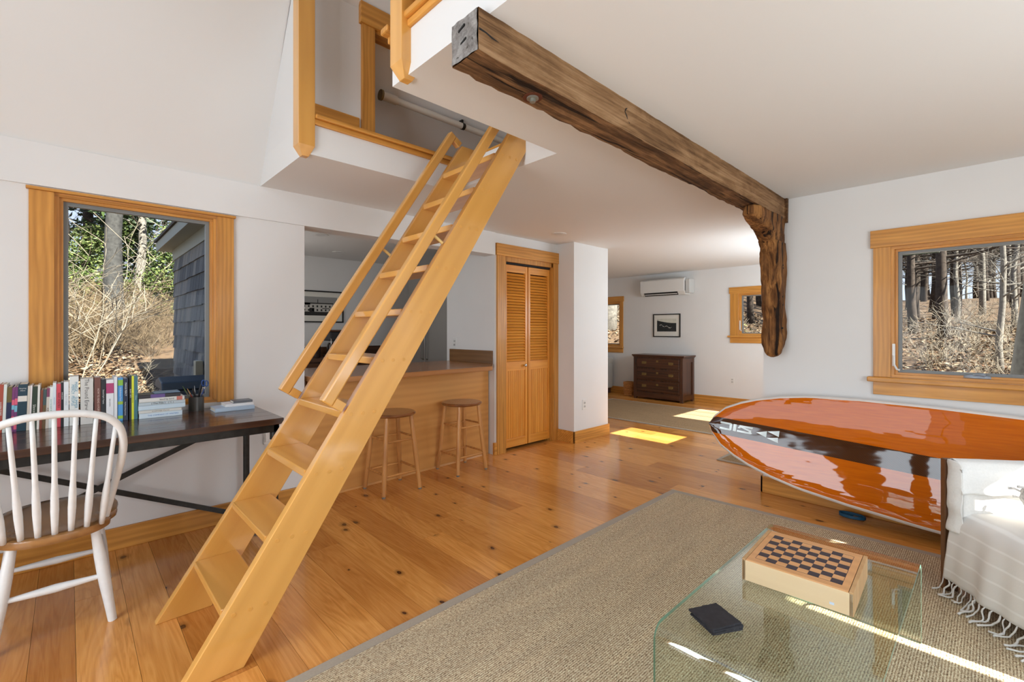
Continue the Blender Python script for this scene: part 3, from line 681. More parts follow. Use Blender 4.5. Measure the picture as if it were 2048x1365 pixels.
# ============================================================ PICTURES
def picture(face, a0, a1, z0, z1, label, art, fw=.018, matw=.09, matb=.1):
    """face ('x',X) facing -x, or ('y',Y) facing -y"""
    ax, P = face
    c_ = (P-.01, (a0+a1)/2, z0) if ax == 'x' else ((a0+a1)/2, P-.01, z0)
    t = E('framed_picture', label, 'picture', c_)
    def B(mb, u0, u1, d0, d1, v0, v1, mi=0):
        if ax == 'x': mb.box(P-d1, P-d0, u0, u1, v0, v1, mi)
        else: mb.box(u0, u1, P-d1, P-d0, v0, v1, mi)
    blk = plain('black frame', (.012, .011, .01, 1), .35)
    mb = MB(); B(mb, a0, a0+fw, 0, .022, z0, z1); B(mb, a1-fw, a1, 0, .022, z0, z1); B(mb, a0+fw, a1-fw, 0, .022, z0, z0+fw); B(mb, a0+fw, a1-fw, 0, .022, z1-fw, z1); build(mb, 'frame', blk, t, bevel=.001)
    mb = MB(); B(mb, a0+fw, a1-fw, .004, .008, z0+fw, z1-fw); build(mb, 'mat_board', plain('cream mat board', lin(214, 212, 204, 1.2), .8), t)
    P0, P1, Q0, Q1 = a0+fw+matw, a1-fw-matw, z0+fw+matb, z1-fw-matb*.85
    art(t, B, P0, P1, Q0, Q1)
def art_sheep(t, B, a0, a1, z0, z1):
    hill = plain('dark hillside print', lin(40, 42, 42, 1.1), .8, nz=.5, nscale=60)
    mb = MB(); B(mb, a0, a1, .008, .009, z0, z1); ph = build(mb, 'photo_print', plain('pale sky print', lin(196, 196, 184, 1.2), .8, nz=.12, nscale=12), t)
    y = XF-.0095; mb = MB(); n = 12; pts = [(a0+(a1-a0)*i/n) for i in range(n+1)]
    for i in range(n):
        f = lambda a: z0+(z1-z0)*(.66+.22*max(0, (a-a0)/(a1-a0)-.15)**1.6/.8)
        mb.add([(y, pts[i], z0), (y, pts[i+1], z0), (y, pts[i+1], f(pts[i+1])), (y, pts[i], f(pts[i]))], [(0, 1, 2, 3)])
    build(mb, 'hill_print', hill, ph)
    r_ = random.Random(3); mb = MB()
    for k in range(11):
        cy = a1-(a1-a0)*(.16+.058*k+r_.uniform(-.01, .01)); cz_ = z0+(z1-z0)*(.5-.02*k+.05*math.sin(k*1.3)); w = r_.uniform(.006, .011); h = w*.7
        mb.add([(y-.0006, cy+w*math.cos(q*PI/4), cz_+h*math.sin(q*PI/4)) for q in range(8)], [tuple(range(8))])
    build(mb, 'sheep_print', plain('white print', (.75, .75, .7, 1), .8), ph)
def art_house(t, B, a0, a1, z0, z1):
    mb = MB(); B(mb, a0, a1, .008, .009, z0, z1); ph = build(mb, 'photo_print', plain('grey sky print', lin(142, 142, 140, 1.2), .8), t)
    def R(mb, u0, u1, v0, v1, d=.0095): B(mb, a0+(a1-a0)*u0, a0+(a1-a0)*u1, .009, d, z0+(z1-z0)*v0, z0+(z1-z0)*v1)
    mb = MB(); R(mb, 0, 1, 0, .2); R(mb, 0, .12, .2, .62); R(mb, .9, 1, .2, .5); R(mb, .08, .32, .56, .66); R(mb, .1, .9, .62, .68); build(mb, 'dark_print', plain('dark print', lin(48, 48, 46), .8, nz=.4, nscale=80), ph)
    mb = MB(); R(mb, .12, .88, .2, .62); build(mb, 'house_print', plain('pale house print', lin(186, 184, 178, 1.1), .8), ph)
    mb = MB()
    for k in range(7):
        R(mb, .16+k*.105, .2+k*.105, .44, .54, .0099); R(mb, .16+k*.105, .2+k*.105, .24, .34, .0099)
    R(mb, .5, .515, .68, .86, .0099); R(mb, .3, .42, .2, .4, .0099); R(mb, .62, .8, .36, .4, .0099)
    build(mb, 'window_print', plain('black print', (.02, .02, .02, 1), .8), ph)
picture(('x', XF), 3.965, 4.505, 1.133, 1.565, 'small black-framed print of sheep on a dark hill on far wall', art_sheep, matw=.06, matb=.085)
picture(('y', 6.25), 2.04, 2.745, 1.36, 1.785, 'black-framed photograph of a white house on dim kitchen wall', art_house, matw=.07, matb=.075)
# ============================================================ DESK
DW = wood('dark desk top', lin(52, 34, 26), lin(92, 60, 44), 'x', .22, .35, grain=.8, contrast=.6)
desk = E('trestle_desk', 'long dark wooden desk on black iron legs with crossed braces below window', 'desk', (.15, 3.12, 0))
for k in range(5):
    y0 = 2.775+k*.138; mb = MB(); mb.box(-.577, .877, y0+.0005, y0+.1375, .726, .76); build(mb, 'top_board', DW, desk, bevel=.002)
mb = MB(); mb.box(-.55, .86, 2.80, 2.83, .682, .726); mb.box(-.55, .86, 3.40, 3.43, .682, .726); mb.box(.83, .86, 2.80, 3.43, .682, .726); mb.box(-.55, -.52, 2.80, 3.43, .682, .726); build(mb, 'iron_rail', black_iron, desk, bevel=.002)
for x in (-.53, .842):
    for y in (2.82, 3.40):
        mb = MB(); mb.tube([(x, y, 0), (x, y, .69)], .019, 12); o = build(mb, 'leg', black_iron, desk, smooth=True, autos=True)
        mb = MB(); mb.tube([(x, y, .64), (x, y, .68)], .026, 12); build(mb, 'leg_collar', black_iron, o, smooth=True, autos=True)
    mb = MB(); mb.tube([(x, 2.82, .12), (x, 3.40, .12)], .013, 8); build(mb, 'foot_rail', black_iron, desk, smooth=True)
mb = MB(); mb.bar((-.53, 3.405, .765-.07), (.842, 3.405, .035), .012, .028); build(mb, 'cross_brace', black_iron, desk)
mb = MB(); mb.bar((.842, 3.39, .70), (-.53, 3.39, .11), .012, .028); build(mb, 'cross_brace', black_iron, desk)

# ============================================================ BOOKS
paper = plain('book pages', lin(220, 212, 196, 1.1), .8, nz=.06, nscale=200)
_tc = {}
def text_obj(body, size, mat, parent, M, name='title_lettering', sx=1.0, align='CENTER', weight=0):
    cu = bpy.data.curves.new(name, 'FONT'); cu.body = body; cu.size = size; cu.align_x = align; cu.align_y = 'CENTER'; cu.extrude = 0; cu.resolution_u = 2
    if weight: cu.offset = weight
    tmp = bpy.data.objects.new('tmp', cu); C.objects.link(tmp)
    dg = bpy.context.evaluated_depsgraph_get(); me = bpy.data.meshes.new_from_object(tmp.evaluated_get(dg)); bpy.data.objects.remove(tmp)
    me.transform(Matrix.Diagonal((sx, 1, 1, 1))); me.transform(M); me.transform(Matrix.Translation(-wl(parent)))
    me.materials.clear(); me.materials.append(mat); me.name = name
    o = bpy.data.objects.new(name, me); link(o, parent); return o
def spine_M(x, y, z, down=True):  # text runs down the spine, faces -y
    R = Matrix(((0, -1, 0, 0), (0, 0, -1, 0), (1, 0, 0, 0), (0, 0, 0, 1)))  # local x->+z
    if down: R = Matrix(((0, 1, 0, 0), (0, 0, -1, 0), (-1, 0, 0, 0), (0, 0, 0, 1)))
    return Matrix.Translation((x, y, z)) @ R
def flat_M(x, y, z):              # text facing -y, horizontal
    return Matrix.Translation((x, y, z)) @ Matrix(((1, 0, 0, 0), (0, 0, -1, 0), (0, 1, 0, 0), (0, 0, 0, 1)))
def cv(n, c, r=.4): return plain(n, lin(*c, 1.15), r)
def book(x0, x1, h, label, col, depth=.15, lean=0.0, title=None, tcol=(230, 230, 225), tsize=None, bands=(), y0=3.29, zb=.7602, ty=.5, hard=False):
    t = E('book', label, 'book', ((x0+x1)/2, y0+depth/2, zb), 'books standing in a row on the desk')
    def sh(mb): mb.v = [(p[0]+(p[2]-zb)*lean, p[1], p[2]) for p in mb.v]; return mb
    c = .0018 if hard or x1-x0 > .012 else .0009
    cm = cv('cover %d %d %d' % col, col)
    mb = MB(); mb.box(x0, x0+c, y0+.003, y0+depth, zb, zb+h); mb.box(x1-c, x1, y0+.003, y0+depth, zb, zb+h); mb.box(x0, x1, y0, y0+.003, zb, zb+h)
    build(sh(mb), 'cover', cm, t, bevel=.0012)
    mb = MB(); mb.box(x0+c, x1-c, y0+.003, y0+depth-.004, zb+.002, zb+h-.003); build(sh(mb), 'page_block', paper, t)
    for (f0, f1, bc) in bands:
        mb = MB(); mb.box(x0, x1, y0-.0004, y0, zb+h*f0, zb+h*f1); build(sh(mb), 'spine_band', cv('band %d %d %d' % bc, bc), t)
    if title:
        for (txt, fx, fz, sz) in title:
            tm = plain('lettering %d %d %d' % tcol, lin(*tcol, 1.1), .5)
            zc = zb+h*fz; text_obj(txt, sz, tm, t, spine_M(x0+(x1-x0)*fx+(zc-zb)*lean, y0-.0008, zc))
    return t
W_ = (226, 224, 218)
book(-.262, -.247, .222, 'slim navy book at the left end of the desk row', (30, 40, 70), lean=.03)
book(-.246, -.2315, .232, 'brick red book next left of a thin pale book', (168, 78, 62), lean=.03, title=[('MODERN STORIES', .5, .5, .008)])
book(-.231, -.2205, .232, 'thin pale book between red book and olive and navy book', (214, 220, 214), lean=.03)
book(-.220, -.2035, .218, 'navy book with olive upper spine near the chair back', (38, 46, 78), lean=.03, bands=[(.66, 1, (104, 90, 50))])
book(-.203, -.194, .215, 'left one of twin magenta and pink striped paperbacks', (120, 60, 110), lean=.03, bands=[(.6, .72, (216, 96, 120)), (.5, .6, (120, 180, 200)), (.2, .35, (216, 96, 120))])
book(-.1935, -.184, .217, 'right one of twin magenta and pink striped paperbacks', (112, 58, 108), lean=.03, bands=[(.6, .74, (216, 96, 120)), (.44, .58, (120, 180, 200)), (.05, .3, (216, 96, 120))])
t = book(-.1835, -.152, .228, 'wide dark teal book with one white band on spine', (34, 62, 76), lean=.03, bands=[(.63, .75, (222, 216, 206))])
tm = plain('lettering white', lin(225, 225, 220), .5)
text_obj('Staying', .0085, tm, t, flat_M(-.162, 3.289, .968)); text_obj('Alive', .0085, tm, t, flat_M(-.162, 3.289, .957))
book(-.151, -.1425, .218, 'cream book right of the wide teal one', (206, 198, 184), lean=.03)
book(-.142, -.1355, .22, 'thin off-white paperback left of the dark green book', (226, 216, 214), lean=.03)
book(-.135, -.1155, .214, 'dark green book lettered Silences in white', (44, 58, 44), lean=.03, title=[('Silences', .45, .48, .014)], tcol=(214, 214, 204))
book(-.115, -.1065, .22, 'thin white book right of the dark green one', (224, 220, 212), lean=.02)
book(-.106, -.097, .194, 'short rust brown book behind the chair bow', (128, 66, 48), lean=.03)
book(-.0965, -.085, .196, 'short slate book with brown lower half of the spine', (66, 84, 84), lean=.03, bands=[(0, .6, (106, 84, 56))])
book(-.0845, -.0735, .202, 'short paperback with purple top and black lettering', (206, 196, 184), lean=.03, bands=[(.78, 1, (126, 64, 92))], title=[('POETRY', .5, .42, .01)], tcol=(30, 30, 34))
book(-.073, -.0605, .206, 'white paperback with a mint green lettered spine', (222, 230, 226), lean=.02, title=[('FROM THE HEART OF THINGS', .5, .5, .0062)], tcol=(84, 150, 136))
book(-.0595, -.0475, .226, 'tall pale blue-white paperback left of the red one', (216, 224, 232), lean=.01, title=[('collected letters', .5, .6, .006)], tcol=(120, 150, 180))
book(-.0465, -.0295, .22, 'red paperback lettered Why Poetry in black', (206, 74, 86), lean=.01, title=[('WHY POETRY', .5, .62, .0125)], tcol=(24, 20, 22))
book(-.029, -.0185, .226, 'black paperback right of the red one', (34, 34, 38), title=[('NINE ESSAYS', .5, .7, .0065)])
book(-.018, .0005, .228, 'white book with pale grey lettering left of gap-side tall book', (224, 228, 230), title=[('THE STORIES', .45, .6, .010)], tcol=(170, 178, 186))
t = book(.003, .0375, .254, 'tall thick white book lettered in teal capitals', (222, 224, 220), hard=True, title=[('MARGE      SUMMER', .70, .62, .0155), ('PIERCY  PEOPLE', .36, .62, .0155)], tcol=(30, 140, 168))
book(.0445, .0935, .239, 'thickest pale grey book lettered The Pound Era', (206, 204, 198), hard=True, title=[('The Pound Era', .48, .70, .0235), ('Hugh Kenner', .48, .27, .012)], tcol=(84, 82, 80))
book(.098, .1235, .243, 'brown book lettered How to Read a Poem', (110, 66, 54), title=[('HOW TO READ A POEM', .6, .5, .0115)], tcol=(218, 190, 176))
book(.125, .143, .23, 'black book between brown book and white book', (30, 30, 34), title=[('Second April  Poems', .5, .6, .009)])
t = book(.145, .1758, .226, 'white book with a magenta label at top of spine', (226, 226, 228), bands=[(.68, .92, (176, 60, 110))], title=[('new poems', .5, .46, .009)], tcol=(60, 60, 70))
book(.1772, .1905, .242, 'tall plain white book left of the blue one', (222, 224, 226), hard=True)
book(.193, .214, .234, 'sky blue book with bright green patches on spine', (78, 148, 206), bands=[(.82, .95, (130, 180, 60)), (.38, .45, (150, 180, 60)), (.05, .12, (150, 190, 60))], title=[('At Blackwater Pond', .5, .62, .009)])
book(.216, .235, .229, 'navy book with white capitals Marge Piercy', (30, 38, 62), title=[('MARGE PIERCY', .5, .74, .011), ('The Moon Is Always Female', .4, .28, .0065)])
book(.241, .2498, .242, 'slim black book left of the yellow one', (28, 32, 34), title=[('BLACK  ARTS', .5, .6, .008)])
book(.2505, .2605, .24, 'slim bright yellow book with black lettering', (216, 218, 44), title=[('the art of the story', .5, .5, .007)], tcol=(30, 40, 30))
book(.2612, .277, .24, 'blue-green book at right end of standing row', (62, 112, 122), title=[('Olives', .5, .5, .010)], tcol=(180, 200, 200))
def flatbook(x0, x1, y0, y1, z0, z1, label, col, group=None, title=None, tcol=(60, 60, 60), rot=0, hard=True, tsz=.01, tfx=.5, band=None):
    t = E('book', label, 'book', ((x0+x1)/2, (y0+y1)/2, z0), group)
    cm = cv('cover %d %d %d' % col, col); c = .002
    mb = MB(); mb.box(x0, x1, y0, y1, z0, z0+c); mb.box(x0, x1, y0, y1, z1-c, z1); mb.box(x0, x1, y0, y0+.003, z0+c, z1-c); a = build(mb, 'cover', cm, t, bevel=.001)
    mb = MB(); mb.box(x0+.003, x1-.003, y0+.003, y1-.003, z0+c, z1-c); b_ = build(mb, 'page_block', paper, t)
    if band: mb = MB(); mb.box(x0+(x1-x0)*band[0], x0+(x1-x0)*band[1], y0-.0004, y0, z0, z1); build(mb, 'spine_band', cv('band %d %d %d' % band[2], band[2]), t)
    if title: text_obj(title, tsz, plain('lettering %d %d %d' % tcol, lin(*tcol, 1.1), .5), t, flat_M(x0+(x1-x0)*tfx, y0-.0009, (z0+z1)/2))
    t.rotation_euler.z = rot
    return t
G = 'books lying flat in a stack beside the standing row'
flatbook(.281, .478, 3.275, 3.42, .7602, .789, 'pale blue and white book at bottom of the flat stack', (206, 220, 232), G, 'THE COMPANY OF WRITERS', (70, 130, 190), tsz=.011, tfx=.55)
flatbook(.279, .475, 3.275, 3.42, .7895, .806, 'thin white book second from bottom of the flat stack', (216, 214, 206), G, 'an anthology of prose', (110, 100, 90), tsz=.009)
flatbook(.277, .492, 3.27, 3.42, .8065, .832, 'plain pale blue book third from bottom of flat stack', (196, 212, 222), G)
flatbook(.279, .492, 3.272, 3.42, .8325, .850, 'grey-white book with black roundels fourth from bottom of the stack', (186, 196, 200), G, '( The Pilla )   ( C )', (30, 34, 40), tsz=.014)
flatbook(.280, .488, 3.27, 3.42, .8505, .872, 'white book lettered bird by bird near top of stack', (214, 212, 206), G, 'bird by bird', (50, 44, 44), tsz=.014, tfx=.6, band=(.82, .95, (196, 110, 96)))
flatbook(.278, .470, 3.275, 3.40, .8725, .892, 'black book with a purple label topping the flat stack', (44, 38, 42), G, band=(.28, .62, (96, 70, 130)))
flatbook(.35, .470, 3.29, 3.39, .8925, .898, 'thin slate blue booklet on top of flat stack', (110, 130, 150), G)
G2 = 'books lying flat near the pen cup'
b1 = flatbook(.632, .845, 3.222, 3.37, .7602, .783, 'large pale blue hardback lying flat near desk corner', (176, 196, 214), G2)
b2 = flatbook(.690, .845, 3.245, 3.37, .7832, .8, 'white paperback resting on the large pale blue hardback', (226, 226, 226), G2)
b3 = flatbook(.735, .842, 3.255, 3.345, .8002, .814, 'small grey notebook lying on top of white paperback', (104, 108, 114), G2)
# pen cup
t = E('pen_cup', 'dark grey metal pen cup on the desk beside the book stack', 'cup', (.567, 3.40, .7602))
mb = MB(); mb.lathe([(.001, 0), (.04, 0), (.04, .085), (.037, .085), (.037, .005), (.001, .005)], (.567, 3.40, .7602), 28); mb.f = mb.f[:-2]
build(mb, 'cup_body', plain('gunmetal', lin(92, 92, 90), .42, metal=.7), t, smooth=True, autos=True)
def pen(name, label, cat, dx, dz, r, col, hgt, colb=None, foot=(0, 0)):
    a = Vector((.567+foot[0], 3.40+foot[1], .772)); b = a+Vector((dx, dz, hgt)); t = E(name, label, cat, a, 'pens and brushes in the cup')
    mb = MB(); mb.tube([a, a+(b-a)*.72], r, 8); build(mb, 'barrel', plain('pen %d %d %d' % col, lin(*col), .4), t, smooth=True, autos=True)
    mb = MB(); mb.tube([a+(b-a)*.72, b], [r*1.2, r*.5], 8); build(mb, 'tip', plain('pen %d %d %d' % (colb or col), lin(*(colb or col)), .4), t, smooth=True, autos=True)
pen('pencil', 'red pencil leaning left out of pen cup', 'pencil', -.055, .0, .0035, (160, 60, 40), .125, (190, 150, 100), (.01, .005))
pen('marker', 'black marker leaning left out of pen cup', 'pen', -.035, -.01, .006, (22, 24, 28), .125, foot=(.012, -.015))
pen('pen', 'green-tipped pen leaning furthest left from the cup', 'pen', -.065, .02, .003, (120, 120, 90), .14, (90, 110, 60), (0, .01))
pen('brush', 'black flat tool standing tall on right side of cup', 'brush', .018, -.01, .006, (20, 20, 24), .15, foot=(.004, 0))
pen('pen', 'dark blue pen leaning right from the pen cup', 'pen', .045, .0, .0045, (30, 50, 90), .12, (40, 70, 130), (-.005, -.012))
pen('pen', 'thin silver pen standing upright amid the cup', 'pen', -.008, .01, .003, (150, 150, 150), .14)
t = E('scissors', 'blue-handled scissors leaning right in pen cup', 'scissors', (.575, 3.41, .77), 'pens and brushes in the cup')
mb = MB(); mb.bar((.57, 3.41, .77), (.613, 3.41, .9), .008, .003); mb.bar((.575, 3.413, .77), (.605, 3.413, .9), .008, .003); build(mb, 'blades', chrome, t)
for cx, cz_ in ((.622, .92), (.606, .925)):
    mb = MB(); mb.tube([(cx+.009*math.cos(a*PI/6), 3.412, cz_+.018*math.sin(a*PI/6)) for a in range(13)], .003, 6); build(mb, 'finger_loop', plain('pen 40 80 150', lin(40, 80, 150), .4), t, smooth=True)

# ============================================================ WINDSOR CHAIR
wp = plain('white chair paint', (.80, .81, .80, 1), .35, nz=.03, nscale=40)
ch = E('windsor_chair', 'white bow-back Windsor chair with bare wooden seat at the desk', 'chair', (-.04, 2.85, 0))
cx = -.04
def seat_out(a):
    # superellipse-ish outline
    x = math.cos(a); y = math.sin(a)
    w = .212 if y > 0 else .205
    sx = math.copysign(abs(x)**.8, x)*w; sy = math.copysign(abs(y)**.85, y)*(.29)
    notch = .018*math.exp(-((sy+.13)/.035)**2)*(1 if abs(x) > .5 else 0)
    return sx-math.copysign(notch, x), sy
mb = MB(); ns = 64; out = [seat_out(2*PI*i/ns) for i in range(ns)]
yc = 2.865; vs = []; fs = []
rings = [(.90, .398), (.985, .404), (1.0, .418), (.99, .434), (.95, .438), (.75, .430), (.4, .426), (.02, .426)]
for f, z in rings:
    for (x, y) in out:
        zz = z
        if f < .9: zz = z+.006*math.cos(x*18)*0
        vs.append((cx+x*f, yc+y*f, zz))
for i in range(len(rings)-1):
    for j in range(ns): fs.append((i*ns+j, i*ns+(j+1) % ns, (i+1)*ns+(j+1) % ns, (i+1)*ns+j))
fs += [tuple(range(ns-1, -1, -1)), tuple((len(rings)-1)*ns+j for j in range(ns))]
mb.add(vs, fs); build(mb, 'seat', wood('chair seat wood', lin(122, 84, 48), lin(176, 128, 78), 'y', .25, .4, grain=.8), ch, smooth=True, autos=True)
half = [(.154, 2.70, .43), (.165, 2.675, .49), (.186, 2.635, .60), (.203, 2.59, .70), (.207, 2.555, .78), (.192, 2.525, .85), (.155, 2.508, .895), (.10, 2.50, .918), (.05, 2.497, .926), (0, 2.495, .928)]
def smoothpath(p, n=6):
    out_ = []
    for i in range(len(p)-1):
        p0 = Vector(p[max(i-1, 0)]); p1 = Vector(p[i]); p2 = Vector(p[i+1]); p3 = Vector(p[min(i+2, len(p)-1)])
        for k in range(n):
            t_ = k/n; out_.append(.5*((2*p1)+(-p0+p2)*t_+(2*p0-5*p1+4*p2-p3)*t_*t_+(-p0+3*p1-3*p2+p3)*t_**3))
    out_.append(Vector(p[-1])); return out_
full = [(cx+a, b, c) for a, b, c in half]+[(cx-a, b, c) for a, b, c in half[::-1][1:]]
sp_ = smoothpath(full, 4); k_ = len(sp_)
mb = MB(); mb.tube(sp_, [.0145]*k_, 12); build(mb, 'bow', wp, ch, smooth=True, autos=True)
for i in range(-3, 4):
    bx = cx+i*.047; tx = cx+i*.060
    by = 2.60+.0035*i*i; tz = .926-.0062*i*i*(1+.1*abs(i)); ty = 2.497+.0012*i*i
    if abs(i) == 3: tz = .855; ty = 2.522
    a = Vector((bx, by, .43)); b = Vector((tx, ty, tz))
    mb = MB(); mb.tube([a+(b-a)*f for f in (0, .1, .22, .34, .45, .6, .8, 1)], [.0095, .0115, .0135, .0125, .0095, .0088, .0082, .0075], 10); build(mb, 'spindle', wp, ch, smooth=True)
def turned(a, b, prof, name, par):
    a = Vector(a); b = Vector(b); mb = MB(); mb.tube([a+(b-a)*f for f, r in prof], [r for f, r in prof], 12); return build(mb, name, wp, par, smooth=True, autos=True)
LP = [(0, .014), (.12, .017), (.3, .0205), (.5, .0215), (.62, .0205), (.8, .0175), (1, .0155)]
legs = [((.12, 2.66), (.177, 2.64)), ((-.12, 2.66), (-.177, 2.64)), ((.13, 3.04), (.182, 3.10)), ((-.13, 3.04), (-.182, 3.10))]
for (tx, ty), (fx, fy) in legs: turned((cx+tx, ty, .41), (cx+fx, fy, 0), LP, 'leg', ch)
RP = [(0, .009), (.15, .011), (.5, .017), (.85, .011), (1, .009)]
turned((cx-.155, 2.65, .20), (cx+.155, 2.65, .20), RP, 'stretcher', ch)
turned((cx-.16, 3.07, .165), (cx+.16, 3.07, .165), RP, 'stretcher', ch)
for s_ in (-1, 1): turned((cx+s_*.15, 2.65, .24), (cx+s_*.155, 3.06, .24), RP, 'stretcher', ch)

# ============================================================ BREAKFAST BAR
cm_ = wood('counter wood', lin(140, 92, 50, K), lin(170, 118, 72, K), 'x', .25, .35, grain=.7)
bar = E('bar_counter', 'breakfast bar with plywood front and thick wooden top', 'counter', (2.2, 3.7, 0))
mb = MB(); mb.hexa([(1.27, 3.49, 0), (3.078, 3.56, 0), (3.078, 3.58, 0), (1.27, 3.51, 0), (1.27, 3.49, .877), (3.078, 3.56, .877), (3.078, 3.58, .877), (1.27, 3.51, .877)])
build(mb, 'front_panel', panelwood('x'), bar)
mb = MB(); mb.hexa([(1.27, 3.478, 0), (3.07, 3.548, 0), (3.07, 3.56, 0), (1.27, 3.49, 0), (1.27, 3.484, .014), (3.07, 3.554, .014), (3.07, 3.56, .014), (1.27, 3.49, .014)]); build(mb, 'shoe_moulding', panelwood('x'), bar)
mb = MB(); mb.prism([(1.262, 3.235), (2.87, 3.262), (3.08, 3.49), (3.085, 4.24), (1.262, 4.24)], 'z', .877, .917); build(mb, 'worktop', cm_, bar, bevel=.004)
mb = MB(); mb.box(3.068, 3.0895, 3.503, 4.213, .9175, 1.049); build(mb, 'backsplash', wood('dark counter wood', lin(100, 68, 36, K), lin(124, 88, 52, K), 'y', .35, .2), bar, bevel=.002)
mb = MB(); mb.box(1.30, 3.06, 3.62, 4.2, .05, .877); build(mb, 'cabinet_body', panelwood('z'), bar)

# ============================================================ STOOLS
seatm = wood('stool seat', lin(110, 62, 28), lin(150, 92, 48), 'x', .22, .4)
def stool(label):
    t = E('bar_stool', label, 'stool', (0, 0, 0), 'round wooden stools at the breakfast bar')
    mb = MB(); mb.lathe([(.001, .583), (.15, .583), (.172, .588), (.181, .597), (.181, .603), (.172, .611), (.13, .612), (.001, .609)], (0, 0, 0), 40); build(mb, 'seat', seatm, t, local=True, smooth=True, autos=True)
    om = oak('z')
    F = [(sx*.157, sy*.152) for sx in (-1, 1) for sy in (-1, 1)]
    for fx, fy in F:
        tx, ty = fx*.68, fy*.68
        P = lambda z: Vector((tx+(fx-tx)*(.585-z)/.585, ty+(fy-ty)*(.585-z)/.585, z))
        mb = MB(); mb.tube([P(.585), P(.54), P(.3), P(.012)], [.0135, .0165, .0195, .0165], 12); lg = build(mb, 'leg', om, t, local=True, smooth=True, autos=True)
        mb = MB(); mb.lathe([(.001, 0), (.013, 0), (.014, .012), (.001, .012)], (P(0).x, P(0).y, 0), 12); build(mb, 'foot_glide', plain('foot glide', lin(120, 118, 112), .5), lg, local=True)
    def rung(a, b, z):
        f = lambda p: Vector((p[0]*(.68+.32*(.585-z)/.585), p[1]*(.68+.32*(.585-z)/.585), z))
        a, b = f(a), f(b); mb = MB(); mb.tube([a, a+(b-a)*.12, a+(b-a)*.5, a+(b-a)*.88, b], [.006, .0085, .0095, .0085, .006], 8); build(mb, 'stretcher', oak('x'), t, local=True, smooth=True)
    for dz in (0, .25):
        rung((-.157, -.152), (.157, -.152), .15+dz); rung((-.157, .152), (.157, .152), .15+dz)
        rung((-.157, -.152), (-.157, .152), .165+dz); rung((.157, -.152), (.157, .152), .165+dz)
    return t
s1 = stool('round wooden stool partly behind the ladder, nearer the desk'); s2 = copy_tree(s1)
s1.location = (1.85, 3.300, 0); s2.location = (2.565, 3.335, 0); s2['label'] = 'round wooden stool nearer the louvred door'
# ============================================================ KITCHEN (seen through the opening)
kd = wood('dark kitchen wood', lin(70, 46, 32), lin(104, 72, 50), 'z', .4, .2)
kx = wood('dark kitchen wood', lin(70, 46, 32), lin(104, 72, 50), 'x', .35, .2)
for k, (a, b) in enumerate(((1.02, 1.9), (1.9, 2.6), (2.6, 3.3))):
    t = E('kitchen_cabinet', ('base cabinet in far kitchen corner left of coffee maker', 'base cabinet below the coffee maker in dim kitchen', 'base cabinet at the right end of kitchen back wall')[k], 'cabinet', ((a+b)/2, 5.95, 0), 'base cabinets along the kitchen back wall')
    mb = MB(); mb.box(a+.002, b-.002, 5.66, 6.248, .08, .87); build(mb, 'body', kd, t)
    for q in (0, 1):
        m0 = a+.01+q*(b-a)/2; mb = MB(); mb.box(m0, m0+(b-a)/2-.02, 5.64, 5.66, .10, .70); d_ = build(mb, 'door', kd, t, bevel=.004)
        mb = MB(); mb.lathe([(.001, 0), (.012, 0), (.014, .02), (.001, .024)], (0, 0, 0), 10); mb.v = [(m0+.05+p[0], 5.64-p[2], .62+p[1]) for p in mb.v]; build(mb, 'knob', chrome, d_)
    mb = MB(); mb.box(a+.01, b-.01, 5.64, 5.66, .72, .86); build(mb, 'drawer', kx, t, bevel=.004)
t = E('kitchen_worktop', 'brown worktop with low backsplash along the kitchen back wall', 'worktop', (2.1, 5.95, .872))
mb = MB(); mb.box(1.01, 3.32, 5.62, 6.248, .872, .91); build(mb, 'slab', kx, t, bevel=.004)
mb = MB(); mb.box(1.01, 3.32, 6.228, 6.248, .911, 1.035); build(mb, 'backsplash', kx, t, bevel=.002)
t = E('coffee_maker', 'black coffee maker with chrome handle on kitchen worktop', 'coffee maker', (2.50, 5.95, .911))
blk = plain('black plastic', (.02, .02, .022, 1), .3)
mb = MB(); mb.box(2.40, 2.62, 5.84, 6.08, .911, .94); mb.box(2.52, 2.62, 5.84, 6.08, .94, 1.19); mb.box(2.40, 2.62, 5.84, 6.08, 1.12, 1.24); build(mb, 'body', blk, t, bevel=.012)
mb = MB(); mb.lathe([(.001, 0), (.055, 0), (.065, .05), (.05, .13), (.04, .15), (.001, .15)], (2.46, 5.95, .945), 18); build(mb, 'carafe', plain('dark glass', (.03, .02, .015, 1), .08), t, smooth=True, autos=True)
mb = MB(); mb.tube([(2.40, 5.83, 1.16), (2.395, 5.80, 1.14), (2.395, 5.80, 1.04), (2.40, 5.83, 1.02)], .006, 8); build(mb, 'handle', chrome, t, smooth=True)
mb = MB(); mb.box(2.39, 2.63, 5.83, 6.09, 1.24, 1.262); build(mb, 'lid', plain('brown lid', lin(96, 64, 44), .4), t, bevel=.005)
t = E('kitchen_canister', 'dark round canister left of coffee maker', 'canister', (2.24, 5.95, .911))
mb = MB(); mb.lathe([(.001, 0), (.07, 0), (.075, .02), (.075, .15), (.001, .15)], (2.24, 5.95, .911), 22); build(mb, 'jar_body', plain('dark clay', lin(58, 44, 38), .4), t, smooth=True, autos=True)
mb = MB(); mb.lathe([(.001, .151), (.078, .151), (.07, .17), (.015, .175), (.012, .2), (.001, .2)], (2.24, 5.95, .911), 22); build(mb, 'lid', plain('dark clay', lin(58, 44, 38), .4), t, smooth=True, autos=True)
t = E('refrigerator', 'grey double-door refrigerator at right side of dim kitchen', 'refrigerator', (3.5, 4.75, 0))
fm = plain('grey steel', lin(150, 148, 144), .4, metal=.3)
